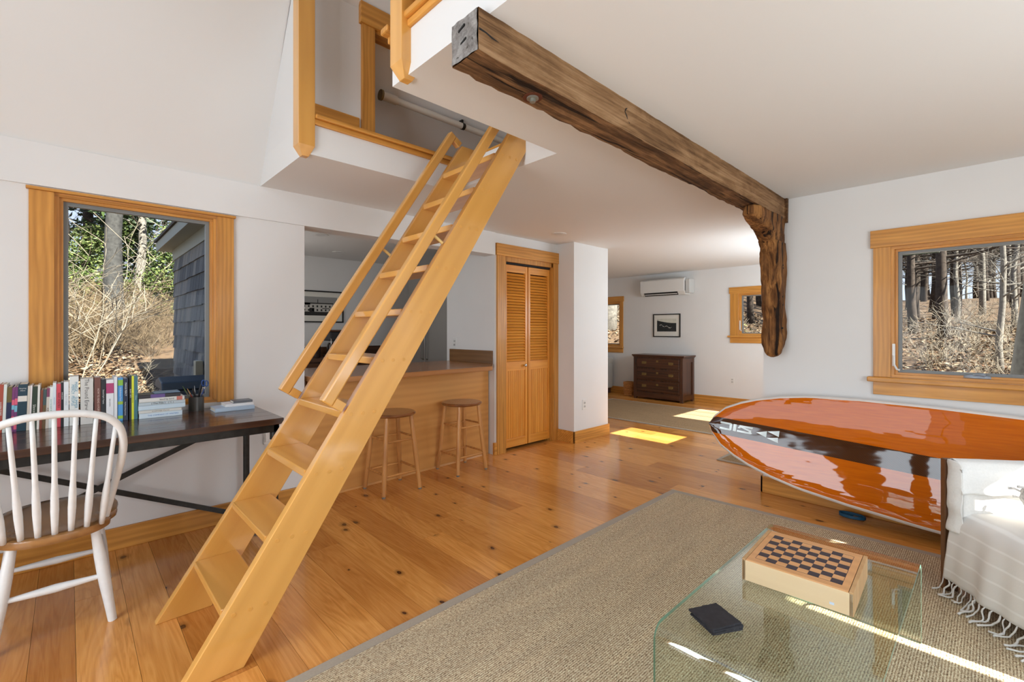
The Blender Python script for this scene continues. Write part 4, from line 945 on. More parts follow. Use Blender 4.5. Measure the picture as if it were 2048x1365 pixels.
mb = MB(); mb.box(3.19, 3.85, 4.32, 5.20, .02, 1.95); build(mb, 'body', fm, t, bevel=.01)
for a, b in ((4.33, 4.785), (4.795, 5.19)):
    mb = MB(); mb.box(3.13, 3.185, a, b, .05, 1.94); d_ = build(mb, 'door', fm, t, bevel=.008)
    hy = b-.04 if a < 4.5 else a+.04; mb = MB(); mb.tube([(3.13, hy, .9), (3.09, hy, .92), (3.09, hy, 1.4), (3.13, hy, 1.42)], .009, 8); build(mb, 'handle', fm, d_, smooth=True)

# ============================================================ FAR ROOM FURNITURE
dk = lambda ax: wood('walnut dresser', lin(46, 26, 15), lin(92, 54, 30), ax, .38, .25, grain=.8)
dr_ = E('dresser', 'dark antique three-drawer dresser against the far wall', 'dresser', (7.8, 4.18, 0))
X0, X1, Y0, Y1 = 7.60, 8.03, 3.70, 4.66
mb = MB(); mb.box(X0+.012, X1, Y0+.02, Y1-.02, .10, .775); build(mb, 'carcass', dk('z'), dr_)
mb = MB(); mb.box(X0-.02, X1, Y0-.03, Y1+.03, .79, .815); build(mb, 'top', dk('y'), dr_, bevel=.006)
mb = MB(); mb.box(X0-.008, X1, Y0-.015, Y1+.015, .772, .79); build(mb, 'top_moulding', dk('y'), dr_, bevel=.005)
for y in (Y0, Y1-.06): mb = MB(); mb.box(X0-.004, X0+.05, y, y+.06, .0, .772); build(mb, 'corner_stile', dk('z'), dr_, bevel=.006)
for y in (Y0, Y1-.05): mb = MB(); mb.box(X1-.06, X1, y, y+.05, 0, .772); build(mb, 'rear_stile', dk('z'), dr_, bevel=.004)
mb = MB(); mb.box(X0, X0+.03, Y0+.06, Y1-.06, .035, .13); build(mb, 'plinth', dk('y'), dr_, bevel=.004)
mb = MB(); mb.box(X0+.05, X1-.06, Y0+.005, Y0+.02, .035, .12); mb.box(X0+.05, X1-.06, Y0+.005, Y0+.02, .7, .772); build(mb, 'side_rail', dk('x'), dr_)
brass = plain('aged brass', lin(140, 116, 72), .4, metal=.7)
for k, (z0, z1) in enumerate(((.15, .335), (.365, .545), (.575, .752))):
    mb = MB(); mb.box(X0-.004, X0+.02, Y0+.07, Y1-.07, z0, z1); d_ = build(mb, 'drawer', dk('y'), dr_, bevel=.005)
    for dz in (.012, z1-z0-.03): mb = MB(); mb.box(X0-.010, X0-.004, Y0+.085, Y1-.085, z0+dz, z0+dz+.016); build(mb, 'drawer_bead', dk('y'), d_, bevel=.003)
    for y in (Y0+.22, Y1-.22):
        zc = (z0+z1)/2
        mb = MB(); mb.box(X0-.009, X0-.004, y-.045, y+.045, zc-.012, zc+.03); mb.tube([(X0-.014, y-.035, zc+.012), (X0-.026, y-.03, zc-.012), (X0-.026, y+.03, zc-.012), (X0-.014, y+.035, zc+.012)], .004, 6); build(mb, 'pull', brass, d_)
    mb = MB(); mb.box(X0-.007, X0-.004, 4.16, 4.2, (z0+z1)/2+.02, (z0+z1)/2+.055); build(mb, 'keyhole_plate', brass, d_)
t = E('wicker_basket', 'small brown wicker basket on floor left of dark dresser', 'basket', (7.86, 4.90, 0))
wk = plain('wicker', lin(186, 130, 74, 1.2), .6, nz=.35, nscale=60)
for k in range(11):
    z = .012+k*.024; h = .075+.012*k/10; mb = MB(); pts = []
    for a in range(41):
        an = 2*PI*a/40; sx = math.copysign(abs(math.cos(an))**.4, math.cos(an)); sy = math.copysign(abs(math.sin(an))**.4, math.sin(an))
        r_ = 1+.03*math.cos(a*PI/2+k*PI); pts.append((7.86+sx*h*r_, 4.90+sy*(h+.015)*r_, z))
    mb.tube(pts, .0125, 6, caps=False); build(mb, 'woven_row', wk, t, smooth=True)
mb = MB(); mb.box(7.79, 7.93, 4.82, 4.98, 0, .01); build(mb, 'bottom', wk, t)
t = E('armchair', 'pale grey upholstered armchair mostly hidden behind the white column', 'armchair', (7.5, 5.8, 0))
gf = plain('grey upholstery', lin(176, 174, 168, 1.1), .9, nz=.05, nscale=80, bmp=.2)
mb = MB(); mb.box(7.2, 7.95, 5.37, 6.15, .12, .42); build(mb, 'seat', gf, t, bevel=.04, seg=4)
mb = MB(); mb.box(7.2, 7.95, 5.33, 5.48, .10, .62); build(mb, 'arm', gf, t, bevel=.05, seg=4)
mb = MB(); mb.box(7.2, 7.95, 6.05, 6.2, .10, .62); build(mb, 'arm', gf, t, bevel=.05, seg=4)
mb = MB(); mb.box(7.75, 7.98, 5.34, 6.19, .10, .74); build(mb, 'backrest', gf, t, bevel=.06, seg=4)
for x_ in (7.25, 7.9):
    for y_ in (5.4, 6.12): mb = MB(); mb.box(x_-.02, x_+.02, y_-.02, y_+.02, 0, .12); build(mb, 'leg', dk('z'), t)

# ============================================================ RUGS
def sisal(name, c1, c2, c3, ax='x', sc=1.0):
    m, t, o = nodes(name); b = bsdf(t, o, .95, .1)
    v = mapping(t, (1, 1, 1))
    f = (70*sc, 190*sc, 1) if ax == 'x' else (190*sc, 70*sc, 1)
    n1 = noise_(t, mapping(t, f, (0, 0, .35)), 1.0, 3, .6, .7); n3 = noise_(t, mapping(t, f, (0, 0, -.35)), 1.3, 2, .5, .7)
    n2 = noise_(t, mapping(t, (1.2, 9, 1) if ax == 'x' else (9, 1.2, 1)), 1.5, 3)
    w = N(t, 'ShaderNodeTexWave', wave_type='BANDS', bands_direction='Y' if ax == 'x' else 'X'); w.inputs['Scale'].default_value = 36*sc; w.inputs['Distortion'].default_value = 2.5; w.inputs['Detail'].default_value = 2; w.inputs['Detail Scale'].default_value = 12
    t.links.new(v, w.inputs['Vector'])
    m1 = N(t, 'ShaderNodeMix', data_type='FLOAT'); m1.inputs[0].default_value = .5; t.links.new(n1.outputs[0], m1.inputs[2]); t.links.new(n3.outputs[0], m1.inputs[3])
    mx = N(t, 'ShaderNodeMix', data_type='FLOAT'); mx.inputs[0].default_value = .13; t.links.new(m1.outputs[0], mx.inputs[2]); t.links.new(w.outputs[1], mx.inputs[3])
    r = ramp(t, [(.36, c1), (.5, c2), (.64, c3)]); t.links.new(mx.outputs[0], r.inputs[0])
    r2 = ramp(t, [(.3, (.9, .9, .9, 1)), (.7, (1.08, 1.07, 1.04, 1))]); t.links.new(n2.outputs[0], r2.inputs[0])
    t.links.new(mixc(t, r.outputs[0], r2.outputs[0], 1, 'MULTIPLY'), b.inputs['Base Color']); bump(t, b, mx.outputs[0], .8, .006); return m
sis = sisal('seagrass weave', lin(92, 76, 58, 1.2), lin(176, 156, 128, 1.4), lin(228, 214, 190, 1.3))
sis2 = sisal('brown sisal weave', lin(98, 78, 56, 1.1), lin(150, 124, 94, 1.2), lin(186, 160, 128, 1.2), ax='y')
border_m = plain('grey cotton binding', lin(160, 150, 136, 1.2), .9, nz=.05, nscale=150)
def rug(poly, z, label, m, bw=.045, name='area_rug'):
    P = [Vector((p[0], p[1], 0)) for p in poly]; cen = sum(P, Vector())/4
    t = E(name, label, 'rug', (cen.x, cen.y, 0.0005))
    def inset(d):
        n = len(P); out_ = []
        for i in range(n):
            a, b, c = P[i-1], P[i], P[(i+1) % n]; e1 = (b-a).normalized(); e2 = (c-b).normalized()
            n1 = Vector((-e1.y, e1.x, 0)); n2 = Vector((-e2.y, e2.x, 0))
            if n1.dot(cen-b) < 0: n1 = -n1
            if n2.dot(cen-b) < 0: n2 = -n2
            out_.append(b+n1*d+n2*d)
        return out_
    I = inset(bw)
    mb = MB(); mb.hexa([p+Vector((0, 0, .0006)) for p in I]+[p+Vector((0, 0, z)) for p in I]); build(mb, 'weave', m, t)
    mb = MB()
    for i in range(4):
        a, b, c, d_ = P[i], P[(i+1) % 4], I[(i+1) % 4], I[i]
        for q in (0,): mb.hexa([p+Vector((0, 0, .0006)) for p in (a, b, c, d_)]+[p+Vector((0, 0, z+.0015)) for p in (a, b, c, d_)])
    build(mb, 'binding', border_m, t)
    return t
rug([(.25, 1.733), (.35, -1.15), (3.55, -1.15), (3.408, 1.745)], .009, 'large woven seagrass rug with grey binding under glass table', sis)
rug([(5.585, 2.0), (7.19, 2.0), (7.19, 4.85), (5.585, 4.85)], .009, 'brown sisal rug with pale binding in front of dresser', sis2, .035)
rug([(4.52, 1.30), (5.1, 1.30), (5.1, 1.862), (4.52, 1.862)], .009, 'small woven doormat at the end of the white wall', sis2, .03, 'doormat')

# ============================================================ GLASS TABLE
gt = glassy('table glass', (.90, .945, .90, 1), 2.2, 1.5, .01); ge = plain('green glass edge', (.16, .36, .27, 1), .08, spec=.8)
tb = E('coffee_table', 'low bent-glass waterfall coffee table standing on the seagrass rug', 'table', (1.88, .47, .010))
def prof_pts(o_):   # outline of the bent sheet, o_ inset from outside
    x0, x1, zt, r = 1.312+o_, 2.447-o_, .335-o_, .05-o_
    pts = [(x0, .0105)]
    for k in range(9): a = PI-k*PI/16; pts.append((x0+r+math.cos(a)*r, zt-r+math.sin(a)*r))
    for k in range(9): a = PI/2-k*PI/16; pts.append((x1-r+math.cos(a)*r, zt-r+math.sin(a)*r))
    pts.append((x1, .0105)); return pts
oo, ii = prof_pts(0), prof_pts(.012); n = len(oo); ty0, ty1 = .203, .735
mb = MB()
vs = [(p[0], ty0, p[1]) for p in oo]+[(p[0], ty1, p[1]) for p in oo]+[(p[0], ty0, p[1]) for p in ii]+[(p[0], ty1, p[1]) for p in ii]
fs = []; ms = []
for i in range(n-1):
    fs += [(i, i+1, n+i+1, n+i), (2*n+i, 3*n+i, 3*n+i+1, 2*n+i+1)]; ms += [0, 0]
    fs += [(i, 2*n+i, 2*n+i+1, i+1), (n+i, n+i+1, 3*n+i+1, 3*n+i)]; ms += [1, 1]
fs += [(0, n, 3*n, 2*n), (n-1, 3*n-1, 4*n-1, 2*n-1)]; ms += [1, 1]
mb.v = vs; mb.f = fs; mb.m = ms
build(mb, 'glass_sheet', [gt, ge], tb, smooth=True, autos=True)

# game box
gb = E('games_box', 'birch games box with a chessboard lid on the glass table', 'box', (1.964, .486, .3355), rotz=math.radians(2.6))
pale = wood('pale birch', lin(206, 180, 140, 1.15), lin(222, 198, 158, 1.15), 'y', .4, .1, grain=.8); capw = wood('lid wood', lin(186, 134, 84, K), lin(204, 152, 98, K), 'y', .4, .1, grain=.8)
hx, hy, hh = .166, .1665, .0785
mb = MB(); mb.box(-hx, -hx+.01, -hy, hy, 0, hh-.005); mb.box(hx-.01, hx, -hy, hy, 0, hh-.005); mb.box(-hx+.01, hx-.01, -hy+.004, -hy+.012, 0, hh-.005); mb.box(-hx+.01, hx-.01, hy-.012, hy-.004, 0, hh-.005); mb.box(-hx+.01, hx-.01, -hy+.01, hy-.01, 0, .006)
build(mb, 'box_sides', pale, gb, local=True, bevel=.0015)
mb = MB(); mb.box(-hx, hx, -hy, -hy+.012, 0, hh); build(mb, 'end_board', wood('end board', lin(176, 136, 90, 1.1), lin(196, 156, 108, 1.1), 'z', .45), gb, local=True, bevel=.001)
mb = MB(); mb.box(-hx, hx, hy-.012, hy, 0, hh); build(mb, 'end_board', wood('end board', lin(176, 136, 90, 1.1), lin(196, 156, 108, 1.1), 'z', .45), gb, local=True, bevel=.001)
mb = MB(); mb.box(-hx+.001, hx-.001, -hy+.0135, hy-.0135, hh-.006, hh-.0005); lid = build(mb, 'sliding_lid', capw, gb, local=True, bevel=.0008)
ink = plain('dark checker ink', lin(58, 50, 58), .5); lines = MB()
bx0, bx1, by0, by1 = -.134, .128, -.131, .131; cw = (bx1-bx0)/8; cwy = (by1-by0)/8
for i in range(8):
    for j in range(8):
        if (i+j) % 2 == 0:   # j counts from the left (high y), i from the far side (high x)
            xa = bx1-(i+1)*cw; ya = by1-(j+1)*cwy
            mb = MB(); mb.box(xa, xa+cw, ya, ya+cwy, hh-.0005, hh-.0001); o = build(mb, 'dark_square', ink, lid, local=True)
e_ = .0006
for a in (bx0, bx1): lines.box(a-e_, a+e_, by0, by1, hh-.0005, hh-.0001)
for a in (by0, by1): lines.box(bx0, bx1, a-e_, a+e_, hh-.0005, hh-.0001)
build(lines, 'border_line', ink, lid, local=True)
mb = MB(); mb.box(-hx-.0006, -hx, -.115, -.102, .018, .026); build(mb, 'sticker', plain('pale blue sticker', lin(200, 212, 226), .5), gb, local=True)
# slate coasters
sl = plain('slate', lin(36, 35, 40), .75, nz=.25, nscale=50, bmp=.3)
rc = random.Random(2)
for k in range(4):
    mb = MB(); a = .0535; nseg = 14; pts = []
    for s_ in range(4):
        for q in range(nseg):
            f = -1+2*q/nseg; r_ = rc.uniform(-.0012, .0012)
            p = {0: (f*a, -a+r_), 1: (a+r_, f*a), 2: (-f*a, a+r_), 3: (-a+r_, -f*a)}[s_]; pts.append(p)
    mb.prism(pts, 'z', 0, .0055)
    o = build(mb, 'slate_coaster', sl, origin=(0, 0, 0)); o.location = (1.463+rc.uniform(-.003, .003), .606+rc.uniform(-.003, .003), .3356+k*.0058); o.rotation_euler.z = math.radians(-26+(-3, 2, -2, 0)[k])
    tag(o, ('black slate coaster lowest of its stack on the glass table', 'black slate coaster second from bottom of its stack', 'black slate coaster just below the top one', 'black square slate coaster on top of the stack')[k], 'coaster', 'stack of slate coasters')

# ============================================================ PADDLE BOARD
Lb = 3.25
sT = [0, .03, .1, .2, .3, .45, .62, .9, 1.25, 1.7, 2.1, 2.5, 2.8, 3.0, 3.15, 3.25]
wT = [.002, .07, .15, .208, .25, .295, .328, .352, .366, .37, .366, .34, .295, .24, .17, .03]
def bw(s): return float(np.interp(s, sT, wT))
axis = Vector((0, -1, -.055)).normalized(); y_tip, z_tip = 1.545, .505
lean = math.atan2(.16, .73); up = Vector((math.sin(lean), -.055*math.cos(lean), math.cos(lean))).normalized()
out_n = Vector((-math.cos(lean), 0, math.sin(lean)))   # deck normal, towards the room
def rock(s): return .11*max(0, 1-s/1.1)**2.2
def deck(s, w, lift=0.0):
    """s from nose, w -1..1 across (up = +)"""
    hw = bw(s); c = Vector((3.715, y_tip, z_tip))+axis*s
    dome = .016*(1-min(1, abs(w))**2.2)
    return c+up*(w*hw)+out_n*(dome+rock(s)+lift)+Vector((0, 0, 0))
def thick(s): return .098*min(1, (s/.5)**.55)*min(1, ((Lb-s)/.4)**.5+.15)+.006
brd = E('paddle_board', 'glossy orange paddle board with dark centre stripe leaning on white wall', 'paddle board', (3.75, 0, .06))
def board_mat():
    m, t, o = nodes('orange lacquered deck'); b = bsdf(t, o, .7, .08, .75, coat_rough=.015)
    v = mapping(t, (4, 3, 60)); n = noise_(t, v, 2, 4, .3); r = ramp(t, [(.3, lin(186, 88, 0, 1.15)), (.7, lin(200, 102, 2, 1.15))]); t.links.new(n.outputs[0], r.inputs[0]); t.links.new(r.outputs[0], b.inputs['Base Color'])
    v2 = mapping(t, (1, 1.2, 6)); n2 = noise_(t, v2, 2.2, 2); bn = N(t, 'ShaderNodeBump'); bn.inputs['Strength'].default_value = .12; bn.inputs['Distance'].default_value = .012
    t.links.new(n2.outputs[0], bn.inputs['Height']); t.links.new(bn.outputs[0], b.inputs['Coat Normal']); return m
def stripe_mat():
    m, t, o = nodes('dark woven stripe'); b = bsdf(t, o, .7, .08, .75, coat_rough=.03)
    v = mapping(t, (1, 160, 160)); ck = N(t, 'ShaderNodeTexChecker'); ck.inputs['Scale'].default_value = 1.2; ck.inputs[1].default_value = lin(84, 46, 16); ck.inputs[2].default_value = lin(52, 26, 8)
    t.links.new(v, ck.inputs[0]); t.links.new(ck.outputs[0], b.inputs['Base Color'])
    v2 = mapping(t, (1, 1.2, 6)); n2 = noise_(t, v2, 2.2, 2); bn = N(t, 'ShaderNodeBump'); bn.inputs['Strength'].default_value = .12; bn.inputs['Distance'].default_value = .012
    t.links.new(n2.outputs[0], bn.inputs['Height']); t.links.new(bn.outputs[0], b.inputs['Coat Normal']); return m
om_, sm_ = board_mat(), stripe_mat(); railm = plain('white board rail', (.78, .74, .70, 1), .25, coat=.5)
ss = sorted(set([0.004, .015, .03, .05, .08]+[.1+.05*k for k in range(63)]+[Lb-.01]))
ss = [s for s in ss if s <= Lb-.01]
RW = .955
def strip_mesh(fa, fb, nv, lift=0.0):
    mb = MB(); vs = []; 
    for s in ss:
        for j in range(nv+1):
            w = fa(s)+(fb(s)-fa(s))*j/nv; vs.append(deck(s, w, lift))
    mb.v = vs; mb.f = [(i*(nv+1)+j, i*(nv+1)+j+1, (i+1)*(nv+1)+j+1, (i+1)*(nv+1)+j) for i in range(len(ss)-1) for j in range(nv)]; mb.m = [0]*len(mb.f); return mb
SW = .062   # stripe half width (m)
def railw(s): return max(0.0, 1-.017/max(bw(s), .02))
def sw(s): return min(SW/bw(s), railw(s))
build(strip_mesh(lambda s: sw(s), railw, 14), 'upper_deck', om_, brd, smooth=True, fix=False)
build(strip_mesh(lambda s: -railw(s), lambda s: -sw(s), 14), 'lower_deck', om_, brd, smooth=True, fix=False)
build(strip_mesh(lambda s: -sw(s), lambda s: sw(s), 6), 'centre_stripe', sm_, brd, smooth=True, fix=False)
# rails and hull: closed cross-section behind the deck
mb = MB(); nv = 22; vs = []
for s in ss:
    hw = bw(s); T = thick(s); c = Vector((3.715, y_tip, z_tip))+axis*s
    for j in range(nv+1):
        a = PI/2-PI*j/nv
        w = math.sin(a); rr = railw(s); ed = math.copysign(1, w)
        ww = math.copysign(abs(w)**.55, w); dd = abs(math.cos(a))**.75
        p = c+up*(ww*hw*(1.0 if j not in (0, nv) else 1))+out_n*(rock(s)-dd*T); vs.append(p)
k1 = nv+1
mb.v = list(vs); mb.f = [(i*k1+j, (i+1)*k1+j, (i+1)*k1+j+1, i*k1+j+1) for i in range(len(ss)-1) for j in range(nv)]; mb.m = [0]*len(mb.f)
# close from the rail's edge onto the deck edge
for sgn, j in ((1, 0), (-1, nv)):
    base_ = len(mb.v)
    for s in ss: mb.v.append(deck(s, sgn*railw(s), .0))
    for i in range(len(ss)-1): mb.f.append((i*k1+j, (i+1)*k1+j, base_+i+1, base_+i)); mb.m.append(0)
build(mb, 'hull_and_rails', railm, brd, smooth=True, fix=True)
# logo: letters read with the board upside down
decal = plain('pale decal', lin(214, 226, 226, 1.1), .35, coat=.6)
def decal_mesh(polys, name):
    mb = MB()
    for poly in polys:
        k = len(poly); mb.add([deck(s, z_/bw(s), .0025) for s, z_ in poly], [tuple(range(k))])
    return build(mb, name, decal, brd, fix=False)
# letter strokes given in (s, height) metres, quads; drawn as they appear (rotated half a turn)
def q(a, b, c, d): return [a, b, c, d]
H = .026; T_ = .013; z0 = .005
def bar_(s0, s1, za, zb, slant=0): return q((s0, za), (s1, za), (s1, zb), (s0, zb))
sC0, sC1 = .085, .170; sI0, sI1 = .176, .197; sS0, sS1 = .203, .305
decal_mesh([bar_(sC0, sC1-.012, z0+H-T_+.002, z0+H+.002), bar_(sC0, sC1-.012, z0-H-.002, z0-H+T_-.002), q((sC1-.02, z0-H-.002), (sC1-.004, z0-H+.002), (sC1-.004, z0+H-.002), (sC1-.02, z0+H+.002)), ], 'letter_c')
decal_mesh([bar_(sI0, sI1, z0-H, z0+H)], 'letter_i')
decal_mesh([bar_(sS0+.012, sS1, z0+H-T_, z0+H), q((sS0+.002, z0+H-T_*1.9), (sS0+.016, z0+H), (sS0+.03, z0+H-T_*.2), (sS0+.02, z0+.002)),
            q((sS0+.012, z0+.013), (sS1-.014, z0-.011), (sS1-.004, z0+.001), (sS0+.022, z0+.02)), bar_(sS0, sS1-.012, z0-H, z0-H+T_), q((sS1-.028, z0-.004), (sS1-.016, z0+.004), (sS1, z0-H+.006), (sS1-.012, z0-H))], 'letter_s')
a0, a1 = .33, .475; hm = .043; mid = (a0+a1)/2-.005
decal_mesh([[(a0, .002), (mid, -hm*.52+.002), (mid, hm*.52+.002)], [(mid+.004, hm*.55), (a1, hm), (a1, .0), ], [(mid+.004, -hm*.55), (a1-.004, -.006), (a1, -hm)]], 'arrow_emblem')
# coil of blue leash on the floor
lt = E('board_leash', 'blue coiled leash on the floor under the lower edge of the board', 'leash', (3.74, .62, 0))
mb = MB(); mb.tube([(3.775+.035*math.cos(a*.35), .66+.07*math.sin(a*.35), .007+.0006*a*.5) for a in range(60)], .005, 6); build(mb, 'coil', plain('blue cord', lin(18, 80, 112), .5), lt, smooth=True)
mb = MB(); mb.box(3.62, 3.76, -.35, -.15, 0, .028); o = build(mb, 'foam_block', plain('grey foam', (.12, .12, .13, 1), .9), bevel=.008); tag(o, 'grey foam block on the floor propping up the board', 'block')

# ============================================================ SOFA
F0 = Vector((3.055, .168, 0)); U_ = Vector((-.785, -.62, 0)).normalized(); D_ = Vector((.62, -.785, 0)).normalized(); Zv = Vector((0, 0, 1))
def S(s, d, z): return F0+U_*s+D_*d+Zv*z
def sbox(mb, s0, s1, d0, d1, z0, z1): return mb.hexa([S(s0, d0, z0), S(s1, d0, z0), S(s1, d1, z0), S(s0, d1, z0), S(s0, d0, z1), S(s1, d0, z1), S(s1, d1, z1), S(s0, d1, z1)])
sf = E('armchair', 'white slipcovered armchair with a dark wooden post at the right edge', 'armchair', S(.4, .4, .01))
wal = wood('walnut post', lin(84, 52, 28), lin(124, 82, 48), 'z', .4, .2)
linen = plain('white linen', (.80, .79, .765, 1), .9, spec=.1, nz=.03, nscale=120, bmp=.12)
for s0, d0 in ((.002, -.022), (-.004, .78), (.72, -.02), (.72, .78)):
    if True:
        mb = MB(); sbox(mb, s0, s0+.028 if s0 < .01 and d0 < 0 else s0+.045, d0, d0+.06, .0105, .638); build(mb, 'post', wal, sf, bevel=.004)
for s0 in (-.003, .72):
    mb = MB(); sbox(mb, s0, s0+.04, .06, .78, .20, .55); build(mb, 'arm_panel', wal, sf)
mb = MB(); sbox(mb, .045, .72, .03, .80, .13, .26); build(mb, 'seat_frame', wal, sf, bevel=.006)
mb = MB(); sbox(mb, .06, .715, .02, .66, .26, .395); build(mb, 'seat_cushion', linen, sf, bevel=.05, seg=5)
mb = MB(); sbox(mb, .12, .70, .60, .82, .36, .80); build(mb, 'back_cushion', linen, sf, bevel=.07, seg=5)
# cloth over the arm: one draped sheet (thing of its own)
def fold(p, a=.006, f=9): return noise.noise(p*f)*a+noise.noise(p*f*2.7)*a*.45
mb = MB(); sbox(mb, .042, .096, .0, .78, .22, .60); build(mb, 'arm_pad', linen, sf, bevel=.02, seg=4)
ac = E('arm_cover', 'crumpled white cotton cloth folded over the arm of the white armchair', 'cloth', S(.06, .4, .5))
path = [(.030, .30), (.028, .45), (.026, .56), (.026, .615), (.034, .642), (.05, .650), (.082, .640), (.098, .61), (.103, .57), (.106, .53), (.110, .495)]
pl = [0]
for i in range(1, len(path)): pl.append(pl[-1]+math.dist(path[i-1], path[i]))
def armc(u, v):
    L = v*pl[-1]; s_ = float(np.interp(L, pl, [p[0] for p in path])); z_ = float(np.interp(L, pl, [p[1] for p in path]))
    d = -.008+u*.80
    if v > .98: z_ += .006*math.sin(u*9)+.004*math.sin(u*31)
    p = S(s_, d, z_); f = fold(p, .006, 9); g_ = noise.noise(p*24)*.0018
    return p+Zv*(f*.5 if v < .8 else f*.3)+U_*((f+g_)*(1 if v > .55 else .25)+.004)
mb = MB(); mb.grid(armc, 90, 60); o = build(mb, 'cloth_sheet', linen, ac, smooth=True)
sd = o.modifiers.new('thick', 'SOLIDIFY'); sd.thickness = .003
# front face flap of that cloth (gathered corner)
def armf(u, v):
    s_ = .030+u*.082; z_ = .31+v*.335; b_ = .012*math.sin(u*PI)
    p = S(s_, -.012-b_, z_-(.022*((u-.5)*2)**4 if v > .9 else 0)); return p+D_*(noise.noise(p*14)*.01-abs(noise.noise(p*35))*.003)+U_*noise.noise(p*9)*.006*v
mb = MB(); mb.grid(armf, 22, 40); o = build(mb, 'front_flap', linen, ac, smooth=True)
sd = o.modifiers.new('thick', 'SOLIDIFY'); sd.thickness = .003
# throw over seat front with fringe
th = E('throw_blanket', 'white fringed throw hanging over the front of the white armchair', 'blanket', S(.4, 0, .06))
tp = [(.60, .407), (.45, .409), (.25, .410), (.12, .410), (.05, .405), (.012, .39), (-.008, .36), (-.016, .30), (-.02, .22), (-.024, .14), (-.028, .075)]
tl = [0]
for i in range(1, len(tp)): tl.append(tl[-1]+math.dist(tp[i-1], tp[i]))
def thr(u, v):
    L = v*tl[-1]; d = float(np.interp(L, tl, [p[0] for p in tp])); z_ = float(np.interp(L, tl, [p[1] for p in tp])); s_ = .055+u*.69
    hang = max(0, (L-tl[5])/(tl[-1]-tl[5]))
    s2 = s_-.02*hang*(1-u)
    p = S(s2, d, z_)
    w_ = (math.sin(s_*24+1.2)+.6*math.sin(s_*51+.4))*.010*hang*min(1, s_/.2+.35)
    return p-D_*(w_+.006*hang)+Zv*(fold(p, .006, 5) if hang < .05 else 0)-D_*fold(p, .004, 6)
def throw_mat():
    m, t, o = nodes('white striped throw'); b = bsdf(t, o, .9, .1); v = mapping(t, (1, 1, 1)); sx = N(t, 'ShaderNodeSeparateXYZ'); t.links.new(v, sx.inputs[0])
    w = N(t, 'ShaderNodeMath', operation='MULTIPLY'); w.inputs[1].default_value = 14.5; t.links.new(sx.outputs[2], w.inputs[0])
    fr = N(t, 'ShaderNodeMath', operation='FRACT'); t.links.new(w.outputs[0], fr.inputs[0]); r = ramp(t, [(0, (.80, .78, .75, 1)), (.78, (.80, .78, .75, 1)), (.84, (.90, .89, .87, 1)), (.92, (.90, .89, .87, 1)), (.96, (.80, .78, .75, 1))])
    t.links.new(fr.outputs[0], r.inputs[0]); t.links.new(r.outputs[0], b.inputs['Base Color']); n = noise_(t, v, 150, 3); bump(t, b, n.outputs[0], .1, .003); return m
mb = MB(); mb.grid(thr, 110, 60); o = build(mb, 'woven_cloth', throw_mat(), th, smooth=True)
sd = o.modifiers.new('thick', 'SOLIDIFY'); sd.thickness = .0025
rt = random.Random(8); tas = []
for k in range(3):
    mb = MB(); pts = [Vector((0, 0, 0))]
    sgn = (1, -1, 1)[k]
    for q_ in range(1, 9): pts.append(Vector((sgn*.007*math.sin(q_*(.9+.2*k)), .004*q_+(.012*max(0, q_-5)), -.0105*q_ if q_ < 6 else -.0575)))
    mb.tube(pts, [.0022, .0034, .0034, .0032, .0034, .0036, .0036, .0038, .0045], 6); o = build(mb, 'tassel', linen, th, local=True, smooth=True); tas.append(o)
def place_t(o, u):
    p = thr(u, 1.0); o.location = p+Zv*.001-wl(th); o.rotation_euler = (0, 0, math.atan2(U_.y, U_.x)+PI+rt.uniform(-.5, .5)); z = rt.uniform(.9, 1.12); o.scale = (rt.choice((-1, 1))*rt.uniform(.7, 1.5), rt.uniform(.6, 1.2), 1)
k = 0; u = .004
while u < .98:
    o = tas[k] if k < 3 else share(tas[k % 3], th); place_t(o, u); k += 1; u += .036+rt.uniform(-.005, .005)
# crochet pillow
pl_ = E('crochet_pillow', 'white crochet pillow with tassels lying on the armchair seat', 'pillow', S(.34, .30, .42))
cro = plain('crochet cotton', (.74, .72, .69, 1), .95, nz=.35, nscale=55, bmp=1.0)
def pil(u, v):
    a = (u-.5)*2; b_ = v*2*PI
    x = math.copysign(abs(math.cos(b_))**.6, math.cos(b_))*.2; y = math.copysign(abs(math.sin(b_))**.6, math.sin(b_))*.2
    r_ = math.cos(a*PI/2)**.5; z_ = math.copysign(abs(math.sin(a*PI/2))**1.2, a)*.075
    p = Vector((x*r_, y*r_, z_)); return p*(1+noise.noise(p*40)*.03)
R_ = Matrix.Rotation(math.radians(38), 3, 'Y') 
mb = MB(); mb.grid(pil, 36, 72); mb.v = [tuple(Vector(S(.35, .30, .462))+Matrix.Rotation(-.64, 3, 'Z') @ (R_ @ Vector(p))) for p in mb.v]; build(mb, 'pillow_body', cro, pl_, smooth=True)
for q_ in range(14):
    a = q_/14*2*PI; c_ = Vector((math.copysign(abs(math.cos(a))**.6, math.cos(a))*.2, math.copysign(abs(math.sin(a))**.6, math.sin(a))*.2, 0)); e = c_*1.16+Vector((0, 0, -.01))
    mb = MB(); mb.tube([tuple(Vector(S(.35, .30, .462))+Matrix.Rotation(-.64, 3, 'Z') @ (R_ @ p)) for p in (c_*.98, c_*1.08, e)], [.004, .005, .006], 6); build(mb, 'tassel', cro, pl_, smooth=True)
def lx(r, g, b, k=1.0): return lin(r, g, b, .62*k)
